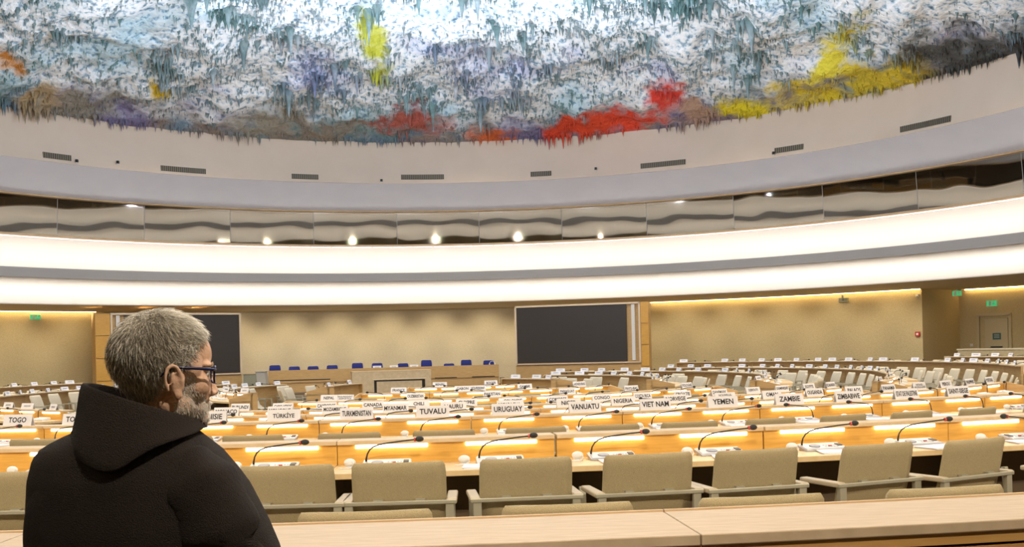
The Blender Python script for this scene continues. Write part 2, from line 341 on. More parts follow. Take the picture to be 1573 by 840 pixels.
# ------------------------------------------------------------------ the rough painted ceiling
DZ, DH, DR = 10.0, 3.9, 18.45
def dome_z(r): return DZ+DH*(1-(r/DR)**2)
def ceil_mat(name, dark):
    m = bpy.data.materials.new(name); m.use_nodes = True; nt = m.node_tree; N = nt.nodes; L = nt.links; b = N['Principled BSDF']; b.inputs['Roughness'].default_value = .8
    class tc: outputs = {'Object': N.new('ShaderNodeNewGeometry').outputs['Position']}
    def nz(scale, detail=3, off=0):
        mp = N.new('ShaderNodeMapping'); mp.inputs['Location'].default_value = (off, off*.7, 0); L.new(tc.outputs['Object'], mp.inputs[0])
        t = N.new('ShaderNodeTexNoise'); t.inputs['Scale'].default_value = scale; t.inputs['Detail'].default_value = detail; L.new(mp.outputs[0], t.inputs['Vector']); return t.outputs['Fac']
    def ramp(src, stops):
        r = N.new('ShaderNodeValToRGB'); e = r.color_ramp.elements
        while len(e) < len(stops): e.new(.5)
        for el, (p, c) in zip(e, stops): el.position = p; el.color = (*c, 1)
        L.new(src, r.inputs[0]); return r.outputs[0]
    def mixc(f, a, c):
        x = N.new('ShaderNodeMix'); x.data_type = 'RGBA'; L.new(f, x.inputs[0])
        for s, i in ((a, 6), (c, 7)):
            if isinstance(s, tuple): x.inputs[i].default_value = (*s, 1)
            else: L.new(s, x.inputs[i])
        return x.outputs[2]
    def blob(px, py, pz, rx, ry, rough=1.0):
        # soft-edged coloured zone that stays where it is painted
        s = N.new('ShaderNodeVectorMath'); s.operation = 'SUBTRACT'; s.inputs[1].default_value = (px, py, pz); L.new(tc.outputs['Object'], s.inputs[0])
        d = N.new('ShaderNodeVectorMath'); d.operation = 'DIVIDE'; d.inputs[1].default_value = (rx, ry, 30); L.new(s.outputs[0], d.inputs[0])
        ln = N.new('ShaderNodeVectorMath'); ln.operation = 'LENGTH'; L.new(d.outputs[0], ln.inputs[0])
        a = N.new('ShaderNodeMath'); a.operation = 'MULTIPLY_ADD'; a.inputs[1].default_value = 2.6*rough; L.new(n_mid, a.inputs[0]); L.new(ln.outputs['Value'], a.inputs[2])
        r = N.new('ShaderNodeMapRange'); r.inputs['From Min'].default_value = 1.12+1.25*rough; r.inputs['From Max'].default_value = .55+1.25*rough; L.new(a.outputs[0], r.inputs['Value'])
        return r.outputs[0]
    n_big = nz(.16, 2, 3); n_mid = nz(1.5, 6, 11); n_fine = nz(5.5, 4, 5); n_hue = nz(.28, 3, 31)
    if not dark:
        base = ramp(n_fine, ((.28, (.10, .17, .26)), (.395, (.40, .54, .66)), (.47, (.84, .89, .94)), (.6, (.95, .96, .98))))
        tint = ramp(n_hue, ((.34, (.60, .80, .90)), (.46, (.97, .98, 1.0)), (.60, (1, 1, 1)), (.74, (.66, .70, 1.0))))
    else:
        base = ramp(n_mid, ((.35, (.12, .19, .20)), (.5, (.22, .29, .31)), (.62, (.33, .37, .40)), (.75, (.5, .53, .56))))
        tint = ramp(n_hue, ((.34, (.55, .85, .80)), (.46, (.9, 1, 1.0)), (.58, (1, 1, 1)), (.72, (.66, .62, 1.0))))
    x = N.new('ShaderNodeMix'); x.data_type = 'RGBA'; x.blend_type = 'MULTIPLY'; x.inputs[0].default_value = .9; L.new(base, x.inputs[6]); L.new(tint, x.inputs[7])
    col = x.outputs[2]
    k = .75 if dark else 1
    # painted rim: teal-grey and brown dabs, then the coloured fields
    rr = N.new('ShaderNodeVectorMath'); rr.operation = 'SUBTRACT'; rr.inputs[1].default_value = (CX, CY, 0); L.new(tc.outputs['Object'], rr.inputs[0])
    fl2 = N.new('ShaderNodeVectorMath'); fl2.operation = 'MULTIPLY'; fl2.inputs[1].default_value = (1, 1, 0); L.new(rr.outputs[0], fl2.inputs[0])
    ln = N.new('ShaderNodeVectorMath'); ln.operation = 'LENGTH'; L.new(fl2.outputs[0], ln.inputs[0])
    a = N.new('ShaderNodeMath'); a.operation = 'MULTIPLY_ADD'; a.inputs[1].default_value = 3.2; L.new(n_mid, a.inputs[0]); L.new(ln.outputs['Value'], a.inputs[2])
    rim = N.new('ShaderNodeMapRange'); rim.inputs['From Min'].default_value = 18.1; rim.inputs['From Max'].default_value = 19.7; L.new(a.outputs[0], rim.inputs['Value'])
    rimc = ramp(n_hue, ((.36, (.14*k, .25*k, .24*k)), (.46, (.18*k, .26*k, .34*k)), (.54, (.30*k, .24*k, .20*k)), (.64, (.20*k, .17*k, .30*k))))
    col = mixc(rim.outputs[0], col, rimc)
    zs = [((420, 190), (.33, .30, .24), 2.0, .7), ((500, 200), (.30, .25, .20), 2.4, .6), ((630, 188), (.45, .11, .08), 1.7, .8), ((760, 210), (.75, .16, .04), 1.1, .5), ((860, 206), (.72, .06, .02), 1.0, .5),
          ((955, 190), (.78, .06, .02), 1.6, .8), ((900, 198), (.76, .07, .02), 1.4, .6), ((1025, 152), (.74, .05, .03), .9, 1.0), ((1070, 175), (.52, .33, .24), 1.2, .6), ((1150, 172), (.80, .66, .02), 1.4, .5), ((1255, 150), (.78, .60, .03), 1.7, .9),
          ((1330, 128), (.70, .55, .04), 1.5, .9), ((1395, 118), (.74, .55, .03), 1.2, .8), ((1280, 90), (.85, .74, .06), .6, 1.6), ((575, 72), (.60, .62, .05), .55, 1.6), ((75, 165), (.62, .40, .14), 1.2, .9), ((5, 28), (.72, .30, .05), .35, .8), ((245, 140), (.80, .55, .02), .35, .5), ((1480, 95), (.09, .09, .08), 2.3, 1.2), ((1560, 75), (.07, .07, .07), 2.5, 1.6), ((110, 165), (.30, .28, .24), 2.2, .9)]
    for (px, py), c, rx, ry in zs:
        u, v = unroll(px, py)
        D = 42.0
        for _ in range(40):                      # walk the sight line back to the ceiling surface
            z = CAMZ-v*D; r = sqrt((u*D-CX)**2+(D-CY)**2)
            if r > DR-.1 or z > dome_z(r): D -= .25
        f = blob(u*D, D, 0, rx, ry*1.6, .8)
        col = mixc(f, col, tuple(q*k for q in c))
    L.new(col, b.inputs['Base Color'])
    bp = N.new('ShaderNodeBump'); bp.inputs['Strength'].default_value = .9; bp.inputs['Distance'].default_value = .12; L.new(n_fine, bp.inputs['Height']); L.new(bp.outputs[0], b.inputs['Normal'])
    return m
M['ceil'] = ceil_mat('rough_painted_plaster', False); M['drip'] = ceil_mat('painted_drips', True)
def dome_pt(a, r):
    z = dome_z(r); p = P(a, r, 0)
    n = noise.fractal(Vector((p.x*.55, p.y*.55, 3.1)), .9, 2.1, 3)
    n2 = noise.noise(Vector((p.x*1.9, p.y*1.9, 7.7)))
    edge = min(1.0, (DR-r)/.8+.15)
    return Vector((p.x, p.y, z+(.28*n+.16*n2)*edge))
bm = bmesh.new(); na, nr = 420, 110; prev = None
for j in range(nr+1):
    r = DR*((j/nr)**.6) if j else .05
    row = [bm.verts.new(dome_pt(2*pi*i/na, r)) for i in range(na)]
    if prev:
        for i in range(na): bm.faces.new((prev[i], row[i], row[(i+1) % na], prev[(i+1) % na]))
    prev = row
ceil = fin(bm, 'ceiling', M['ceil'], smooth=True); ceil['kind'] = 'structure'
rs = random.Random(11)
def spike(bm, p, h, r, n=6, lean=(0, 0), lumpy=.35):
    prof = ((-.12, 1.25), (.0, 1.0), (.14, .72), (.35, .42), (.6, .26), (.82, .14), (1.0, .03))
    rings = []
    tw = rs.random()*6
    for t, q in prof:
        c = Vector((p[0]+lean[0]*t*h, p[1]+lean[1]*t*h, p[2]-t*h)); rr = r*q
        rings.append([bm.verts.new(c+Vector((cos(2*pi*k/n+tw), sin(2*pi*k/n+tw), 0))*rr*(1+lumpy*(rs.random()-.5))) for k in range(n)])
    for A, B in zip(rings, rings[1:]):
        for k in range(n): bm.faces.new((A[k], A[(k+1) % n], B[(k+1) % n], B[k]))
    bm.faces.new(rings[-1][::-1])
big = 0
while big < 96:                                     # large hanging drips, each a part of the ceiling
    a = pi+rs.uniform(-.27, .27)*pi; r = rs.uniform(6, 18.0); p = dome_pt(a, r)
    if p.y < CY+1: continue
    bm = bmesh.new(); h = rs.uniform(.35, 1.15)*(1.0 if r < 16.5 else .55); w_ = h*rs.uniform(.18, .30)
    spike(bm, (0, 0, .12), h, w_, 9)
    for q in range(rs.randint(4, 9)):
        aa = rs.random()*6.3; d_ = rs.uniform(.9, 2.2); spike(bm, (cos(aa)*w_*d_, sin(aa)*w_*d_, .12), h*rs.uniform(.2, .6), w_*rs.uniform(.35, .7), 6)
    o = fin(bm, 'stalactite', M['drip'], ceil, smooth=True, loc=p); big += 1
bm = bmesh.new(); cnt = 0
while cnt < 13000:                                   # the countless small ones between them
    a = pi+rs.uniform(-.45, .45)*pi; r = 18.4*sqrt(rs.uniform(.02, 1)); p = dome_pt(a, r)
    if p.y < CY: continue
    dens = noise.noise(Vector((p.x*.35, p.y*.35, 1.3)))+.25*noise.noise(Vector((p.x*1.5, p.y*1.5, 9)))
    if dens < rs.uniform(-.45, .25): continue
    h = rs.uniform(.06, .20)*(1.5 if rs.random() < .12 else 1)*(1+2.2*max(0, noise.noise(Vector((p.x*.8, p.y*.8, 4.4)))-.15))
    spike(bm, p+Vector((0, 0, .03)), h, h*rs.uniform(.2, .42), 4); cnt += 1
for i in range(1100):                               # fringe along the rim
    a = pi+rs.uniform(-.62, .62)*pi; g_ = noise.noise(Vector((a*7, 0, 5)))
    if g_ < rs.uniform(-.4, .1): continue
    p = P(a, 18.36-rs.random()*.25, DZ+.1); h = rs.uniform(.06, .34)*(1+2.0*max(0, g_)); spike(bm, p, h, h*rs.uniform(.12, .25)+.012, 5)
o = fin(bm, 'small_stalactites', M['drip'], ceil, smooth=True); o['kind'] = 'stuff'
# ------------------------------------------------------------------ seats: chair, console, earphone, papers, plates
def sweep_shell(bm, prof, wd, th, corner=.05):
    """back-and-seat shell: prof = (y,z) centre line from the top of the back to the front of the seat"""
    n = len(prof); rows = []
    for i, (y, z) in enumerate(prof):
        a = prof[max(i-1, 0)]; b = prof[min(i+1, n-1)]; t = Vector((b[0]-a[0], b[1]-a[1])).normalized(); nn = Vector((-t.y, t.x))
        e = min(i, n-1-i); w_ = wd/2-(corner*(1-min(e, 2)/2.0)**2)
        row = []
        for s, xs in ((1, (-1, -.8, -.4, 0, .4, .8, 1)), (-1, (1, .8, .4, 0, -.4, -.8, -1))):
            for q in xs:
                pad = th/2*(1-.55*(abs(q) == 1))*(1-.6*(e == 0))
                dish = -.012*(1-q*q)
                row.append(bm.verts.new((q*w_, y+nn.x*(s*pad+dish), z+nn.y*(s*pad+dish))))
        rows.append(row)
    m = len(rows[0])
    for A, B in zip(rows, rows[1:]):
        for k in range(m): bm.faces.new((A[k], A[(k+1) % m], B[(k+1) % m], B[k]))
    bm.faces.new(rows[0][::-1]); bm.faces.new(rows[-1])
BACKP = [(-.335, .925), (-.33, .905), (-.318, .86), (-.296, .76), (-.272, .67), (-.252, .60), (-.235, .55), (-.20, .505), (-.15, .482), (-.05, .475), (.06, .482), (.15, .488), (.20, .48), (.225, .462)]
def make_chair(shellmat, label):
    t = empty('conference_chair', (0, 0, 0)); tag(t, label, 'chair')
    bm = bmesh.new(); sweep_shell(bm, BACKP[:7], .495, .038, .016); o = fin(bm, 'backrest', shellmat, t, smooth=True)
    bm = bmesh.new(); sweep_shell(bm, BACKP[5:], .49, .05); fin(bm, 'seat', shellmat, t, smooth=True)
    bm = bmesh.new(); box(bm, (0, -.345, .712), (.60, .020, .022))
    fin(bm, 'crossbar', M['frame'], t, bevel=.004)
    for s in (-1, 1):
        bm = bmesh.new(); box(bm, (s*.11, -.333, .724), (.05, .026, .014)); fin(bm, 'clip', M['frame'], t)
        bm = bmesh.new(); box(bm, (s*.274, -.185, .715), (.056, .33, .028)); fin(bm, 'armrest', M['arm'], t, bevel=.008)
        bm = bmesh.new(); box(bm, (s*.264, -.335, .36), (.045, .03, .69)); fin(bm, 'leg', M['frame'], t, bevel=.004)
        bm = bmesh.new(); box(bm, (s*.264, .06, .36), (.035, .03, .70), Matrix.Rotation(-.12, 3, 'X')); box(bm, (s*.264, -.12, .0125), (.035, .46, .025)); fin(bm, 'leg', M['frame'], t, bevel=.004)
    bm = bmesh.new(); box(bm, (0, 0, .44), (.52, .04, .02)); box(bm, (0, -.2, .44), (.52, .03, .02)); fin(bm, 'seat_frame', M['frame'], t)
    return t
def make_far_chair():
    t = empty('conference_chair', (0, 0, 0)); tag(t, 'x', 'chair')
    P2 = [(-.36, .93), (-.345, .88), (-.31, .78), (-.28, .68), (-.262, .6), (-.235, .53), (-.17, .47), (-.05, .445), (.08, .46), (.17, .47), (.22, .45), (.25, .40)]
    bm = bmesh.new(); sweep_shell(bm, P2, .50, .035, .03); fin(bm, 'seat_shell', M['shell'], t, smooth=True)
    bm = bmesh.new()
    for s in (-1, 1):
        box(bm, (s*.27, -.3, .33), (.03, .03, .66)); box(bm, (s*.27, .05, .33), (.03, .03, .66)); box(bm, (s*.27, -.13, .67), (.04, .38, .02)); box(bm, (s*.27, -.12, .0125), (.03, .4, .025))
    box(bm, (0, -.335, .70), (.56, .02, .022)); box(bm, (0, -.1, .41), (.54, .03, .02))
    fin(bm, 'chair_frame', M['frame'], t); return t
def make_console(mirror=False):
    s = -1 if mirror else 1
    t = empty('conference_console', (0, 0, 0)); tag(t, 'x', 'microphone console')
    R = Matrix.Rotation(radians(9), 3, 'X')
    bm = bmesh.new(); box(bm, (0, 0, .013), (.29, .15, .022), R); fin(bm, 'body', M['silver'], t, bevel=.005)
    bm = bmesh.new(); box(bm, (0, 0, .0255), (.275, .135, .003), R); fin(bm, 'top_plate', M['console_top'], t)
    bm = bmesh.new(); m = Matrix.Translation((-.055*s, -.005, .028)) @ R.to_4x4(); bmesh.ops.create_cone(bm, cap_ends=True, segments=20, radius1=.036, radius2=.034, depth=.006, matrix=m); fin(bm, 'speaker_grille', M['grille'], t)
    bm = bmesh.new(); box(bm, (.115*s, .01, .030), (.032, .05, .005), R); fin(bm, 'card_slot', M['black'], t)
    bm = bmesh.new()
    for i in range(5):
        for j in range(2): box(bm, ((.01+.019*i)*s, -.03+.035*j, .0385-.018+.0055*j), (.012, .013, .006), R)
    box(bm, (.048*s, -.012, .0225), (.1, .06, .004), R); fin(bm, 'buttons', M['grille'], t)
    bm = bmesh.new(); box(bm, (.045*s, -.012, .0275), (.02, .01, .006), R); fin(bm, 'call_button', M['red'], t)
    pts = [(-.125, .03, .015), (-.124, .03, .045), (-.117, .028, .075), (-.102, .022, .10), (-.08, .012, .118), (-.045, -.002, .132), (.02, -.018, .143), (.10, -.035, .153), (.17, -.045, .160)]
    bm = bmesh.new(); tube(bm, [(x*s, y, z) for x, y, z in pts], [.0075, .006]+[.0045]*7, 7)
    neck = fin(bm, 'gooseneck', M['black'], t, smooth=True)
    bm = bmesh.new(); tube(bm, [(.168*s, -.045, .160), (.178*s, -.046, .161)], .0125, 10); fin(bm, 'light_ring', M['red'], neck)
    bm = bmesh.new(); ball(bm, (.200*s, -.048, .163), (.026, .017, .017), 12, 8); fin(bm, 'foam_tip', M['black'], neck, smooth=True)
    return t
def make_small_console(mirror=False):
    s = -1 if mirror else 1
    t = empty('conference_console', (0, 0, 0)); tag(t, 'x', 'microphone console')
    bm = bmesh.new(); box(bm, (0, 0, .022), (.28, .14, .03), Matrix.Rotation(radians(9), 3, 'X')); fin(bm, 'body', M['white'], t)
    bm = bmesh.new(); tube(bm, [(x*s, y, z) for x, y, z in [(-.12, .03, .02), (-.12, .03, .10), (-.08, .01, .15), (.0, -.015, .165), (.15, -.045, .176)]], .006, 4)
    ball(bm, (.175*s, -.048, .178), (.03, .02, .02), 8, 6); fin(bm, 'microphone', M['black'], t); return t
def make_earphone():
    t = empty('earphone', (0, 0, 0)); tag(t, 'x', 'earphone')
    bm = bmesh.new(); tube(bm, [(0, 0, 0), (0, 0, .006)], .03, 14); tube(bm, [(0, 0, .004), (0, 0, .02)], [.012, .01], 8); fin(bm, 'stand', M['white'], t)
    bm = bmesh.new(); ball(bm, (0, 0, .032), (.036, .024, .024), 14, 10); fin(bm, 'earcup', M['white'], t, smooth=True)
    bm = bmesh.new(); tube(bm, [(.02, -.005, .045), (.035, -.03, .02), (.02, -.06, .006), (-.03, -.075, .005), (-.05, -.05, .005)], .003, 5); fin(bm, 'cable', M['white'], t)
    return t
def make_papers(seed):
    rr = random.Random(seed); bm = bmesh.new()
    for i in range(3): box(bm, (rr.uniform(-.015, .015), rr.uniform(-.01, .01), .0015+.003*i), (.27, .19, .0028), Matrix.Rotation(rr.uniform(-.12, .12), 3, 'Z'))
    o = fin(bm, 'paper_sheets', M['paper']); return o
chair_near = make_chair(M['fabric'], 'x'); chair_far = make_far_chair()
con = [make_console(), make_console(True)]; scon = [make_small_console(), make_small_console(True)]; ear = make_earphone(); pap = make_papers(3)
protos = [chair_near, chair_far, con[0], con[1], scon[0], scon[1], ear, pap]
def place(proto, loc, rz, label, group=None):
    o = copy_tree(proto); o.location = loc; o.rotation_euler = (0, 0, rz); o['label'] = label
    if proto is pap: o['category'] = 'papers'
    if group: o['group'] = group
    return o
marks = None
def scribble():
    global marks
    if marks is None:
        rr = random.Random(5); bm = bmesh.new(); x = -.075
        while x < .072:
            w_ = rr.uniform(.008, .014); v = [bm.verts.new((x+a*w_, 0, -.014+b*.028)) for a, b in ((0, 0), (.6, 0), (.6, 1), (0, 1))]; bm.faces.new(v); x += w_+.002
        me = bpy.data.meshes.new('marks'); bm.to_mesh(me); bm.free(); me.materials.append(M['grey_ink']); marks = me
    return marks
bm = bmesh.new()
v = [bm.verts.new(q) for q in ((-.146, -.03, 0), (.146, -.03, 0), (.146, 0, .10), (-.146, 0, .10), (-.146, .03, 0), (.146, .03, 0), (-.146, -.027, 0), (.146, -.027, 0), (.146, 0, .093), (-.146, 0, .093), (-.146, .027, 0), (.146, .027, 0))]
for f in ((0, 1, 2, 3), (3, 2, 5, 4), (7, 6, 9, 8), (8, 9, 10, 11), (0, 6, 7, 1), (4, 5, 11, 10), (0, 3, 9, 6), (3, 4, 10, 9), (1, 7, 8, 2), (2, 8, 11, 5)): bm.faces.new([v[i] for i in f])
plate_me = bpy.data.meshes.new('name_plate'); bm.to_mesh(plate_me); bm.free(); plate_me.materials.append(M['card'])
def plate(loc, rz, txt, label, group, both=False, scale=1, back=False):
    o = bpy.data.objects.new('name_plate', plate_me); C.objects.link(o); o.location = loc; o.rotation_euler = (0, 0, rz); o.scale = (scale,)*3
    tag(o, label, 'name plate', group)
    tilt = atan2(.03, .10)
    me = scribble() if txt is None else None
    if txt is not None:
        two = '\n' in txt; me = TEXTS[txt]
        if not me.materials: me.materials.append(M['ink'] if not two else M['grey_ink'])
    for side in ((1, 0) if both else ((0,) if back else (1,))):
        c = bpy.data.objects.new('lettering', me); C.objects.link(c); c.parent = o
        if side: c.location = (0, -.0165, .052); c.rotation_euler = (-tilt, 0, 0)
        else: c.location = (0, .0165, .052); c.rotation_euler = (-tilt, 0, pi) if False else (tilt, 0, pi)
    return o

# ------------------------------------------------------------------ desks
CAPZ, CAPT, WZ = .967, .026, .82
def desk(k, a0, a1, seats, label, group, endL=False, endR=False, led=True):
    R = RK[k]; am = (a0+a1)/2; fz = floor_z(k, am); lo = fz
    root = empty('conference_desk', P(am, R, fz)); tag(root, label, 'desk', group); L = root.location
    g = .0015/R*3
    b0, b1 = a0+g, a1-g
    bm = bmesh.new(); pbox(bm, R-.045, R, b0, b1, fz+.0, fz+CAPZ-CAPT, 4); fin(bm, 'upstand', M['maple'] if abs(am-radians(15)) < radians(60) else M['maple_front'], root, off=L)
    bm = bmesh.new(); pbox(bm, R, R+.012, b0, b1, fz, fz+WZ-.036, 3); fin(bm, 'shade_panel', M['under'], root, off=L)  # dark sheet added over the upstand as shade below the worktop
    bm = bmesh.new(); pbox(bm, R-.15, R+.022, b0, b1, fz+CAPZ-CAPT, fz+CAPZ, 4); fin(bm, 'top_rail', M['pale_wood'], root, off=L, bevel=.003 if k < 2 else 0)
    bm = bmesh.new(); pbox(bm, R+.001, R+.47, b0, b1, fz+WZ-.035, fz+WZ, 4); fin(bm, 'worktop', M['desk_top'], root, off=L, bevel=.004 if k < 2 else 0)
    for s, b, big in ((1, b0, endL), (-1, b1, endR)):
        bm = bmesh.new(); t = .03/R*s
        lo_, hi_ = min(b, b+t), max(b, b+t)
        if big:
            for (r_, z_) in (((R-.15, R+.46), CAPZ),):
                rows = []
                for a in (lo_, hi_): rows.append([bm.verts.new(P(a, rr, zz)) for rr, zz in ((R-.15, fz), (R+.46, fz), (R+.46, fz+WZ+.06), (R+.02, fz+CAPZ+.012), (R-.15, fz+CAPZ+.012))])
                A, B = rows
                for j in range(5): bm.faces.new((A[j], A[(j+1) % 5], B[(j+1) % 5], B[j]))
                bm.faces.new(A[::-1]); bm.faces.new(B)
            fin(bm, 'end_panel', M['maple_front'], root, off=L)
        else:
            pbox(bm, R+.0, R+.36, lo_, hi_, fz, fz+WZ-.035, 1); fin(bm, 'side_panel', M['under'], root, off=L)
    if led:
        for a in seats:
            bm = bmesh.new(); h = .22/R; pbox(bm, R+.001, R+.018, a-h, a+h, fz+CAPZ-CAPT-.024, fz+CAPZ-CAPT-.003, 3)
            fin(bm, 'light_strip', M['strip'], root, off=L)
    return root
def chair_at(k, a, s, label, group=None, proto=None, twist=0.0):
    r = RK[k]+s; return place(proto or chair_near, P(a, r, floor_z(k, a)), a+twist, label, group)

# --- the central block, nearest row first
rowname = ['nearest desk row', 'second desk row', 'third desk row', 'fourth desk row', 'fifth desk row', 'sixth desk row', 'innermost desk row']
# nearest row (no name plates): light strips at these places
seat0 = [phi_of(x, 690, RK[0]) for x in (434, 602, 770, 936, 1096, 1248, 1390, 1522)]
st0 = (seat0[-1]-seat0[0])/7
seat0 = [seat0[0]-st0*3, seat0[0]-st0*2, seat0[0]-st0]+seat0+[seat0[-1]+st0]
groups = [(0,), (1, 2), (3,)]
bounds = [seat0[0]-st0/2, (seat0[1]+seat0[2])/2-0*st0, ]
pairs0 = [[0, 1], [2, 3], [4, 5], [6, 7], [8, 9], [10, 11]]
nm0 = ['leftmost, beyond the robed man', 'behind the robed man', 'second from the left of those wholly in view', 'in the middle, below the VANUATU plate', 'below the YEMEN and ZAMBIE plates', 'at the right edge of the picture']
for pr, nm in zip(pairs0, nm0):
    a0 = (seat0[pr[0]]-st0/2); a1 = seat0[pr[-1]]+st0/2
    desk(0, a0, a1, [seat0[i] for i in pr], 'maple desk of the nearest row, '+nm, 'desks of the nearest row')
segs0 = ['at the far left, mostly out of the picture', 'at the far left beyond the robed man', 'hidden behind the robed man', 'first right of the robed man', 'second right of the robed man', 'third right of the robed man', 'fourth right of the robed man', 'fifth right of the robed man', 'sixth right of the robed man', 'seventh right of the robed man', 'eighth right of the robed man', 'at the right edge of the picture']
for i, a in enumerate(seat0):
    if i == 0: continue
    mir = i == 10
    place(con[1 if mir else 0], P(a+(-.02 if not mir else .12)/RK[0], RK[0]+.17, WZ), a, 'silver microphone console, nearest desk row, '+segs0[i], 'consoles of the nearest row')
    place(ear, P(a-.235/RK[0], RK[0]+.19, WZ), a-.2, 'white earphone on stand, nearest desk row, '+segs0[i], 'earphones of the nearest row')
    if i >= 5: place(pap, P(a+(.02 if i != 5 else -.1)/RK[0], RK[0]+.36, WZ), a+rs.uniform(-.25, .25), 'white paper sheets on the nearest desk row, '+segs0[i], 'papers on the nearest row')
cw = [(-160, 709), (-8, 709), (440, 713), (612, 710), (808, 712), (996, 698), (1163, 685), (1350, 676), (1500, 666), (1690, 655)]
cl = ['at the left edge of the picture', 'just left of the robed man', 'first right of the robed man', 'second right of the robed man', 'third right of the robed man', 'fourth right of the robed man', 'fifth right of the robed man', 'sixth right of the robed man', 'seventh right of the robed man', 'at the right edge of the picture']
tw = [0, .02, .0, -.02, .02, .05, .10, .20, .26, .3]
prev = []
for (x, y), l, t_ in zip(cw, cl, tw):
    if x < -50: continue
    a = phi_of(x, y, RK[0]+.93)
    chair_at(0, a-.33*sin(t_)/18.2, .60, 'large olive-backed chair at nearest desk row, '+l, 'chairs of the nearest row', twist=t_)
for (x, y), l in zip(((560, 797), (874, 788), (1175, 778), (1459, 760), (205, 800)), ('left of the middle', 'in the middle', 'right of the middle', 'at the right', 'behind the robed man')):
    a = phi_of(x, y, 20.19); a2 = a
    chair_at(0, a2, 19.83-RK[0], 'chair top peeking over the foreground ledge, '+l, 'chairs backed against the ledge')

def central_row(k, names, y, ends, pitch=.673, extra_left=0, led_px=None):
    """names: [(pixel x, text or None)]; one desk per pair of places"""
    R = RK[k]; A = [(phi_of(x, y(x), R), t) for x, t in names]
    return A
def Y1(x): return 652-.004*x-(x > 600)*(x-600)*.037
ROWS = {
 1: ([(22, 'TOGO'), (115, 'TONGA'), (217, 'TRINITÉ'), (320, 'TUNISIE'), (434, 'TÜRKİYE'), (547, 'TURKMENISTAN'), (665, 'TUVALU'), (782, 'URUGUAY'), (901, 'VANUATU'), (1010, 'VIET NAM'), (1115, 'YEMEN'), (1218, 'ZAMBIE'), (1309, 'ZIMBABWE'), (1399, 'ETAT DE PALESTINE'), (1479, 'SAINT-SIEGE'), (1545, None)], 650),
 2: ([(345, 'MONACO'), (428, 'MONGOLIE'), (513, 'MOZAMBIQUE'), (607, 'MYANMAR'), (697, 'NAURU'), (784, 'NICARAGUA'), (875.5, 'NIGER'), (959.5, 'NIGERIA'), (1041, 'NORVEGE'), (1118, 'NOUVELLE-\nZELANDE'), (1190, 'OMAN'), (1256, 'OUGANDA'), (1317, 'PALAOS'), (1370.5, 'PANAMA'), (1418, 'PAPOUASIE-\nNOUVELLE-GUINEE'), (1459, 'PEROU'), (1496, 'PHILIPPINES'), (1526, 'PORTUGAL')], 630),
 3: ([(366.5, 'BURUNDI'), (432.5, 'CABO VERDE'), (500, 'CAMBODGE'), (572, 'CANADA'), (643, 'CHILI'), (717, 'CHYPRE'), (789, 'COLOMBIE'), (858.6, 'COMORES'), (927, 'CONGO'), (990, 'COSTA RICA'), (1052, 'CROATIE'), (1109, 'DANEMARK'), (1161, 'DJIBOUTI'), (1206, 'DOMINIQUE'), (1247.7, 'EGYPTE'), (1281, 'EL SALVADOR')], 622),
 4: ([(478, None), (503.8, 'NEPAL'), (541, None), (607, None), (638, 'OUZBEKISTAN'), (672, None), (730, None), (757, 'PAKISTAN'), (787, None), (845, None), (873.6, 'PARAGUAY'), (900, None), (953, None), (973, 'PAYS-BAS'), (998, None), (1040.5, None), (1059, 'POLOGNE'), (1079, None)], 612),
 5: ([(584, None), (611.6, 'FRANCE'), (634, None), (685, None), (711, 'GABON'), (736, None), (785, None), (808, 'GAMBIE'), (831, None), (875, None), (893, 'HONDURAS'), (912, None)], 602),
 6: ([(654, None), (675.6, 'BENIN'), (695, None), (738, None), (756, 'BOLIVIE'), (776, None)], 594)}
YSL = {1: .030, 2: .034, 3: .030, 4: .027, 5: .025, 6: .025}
ck = 0
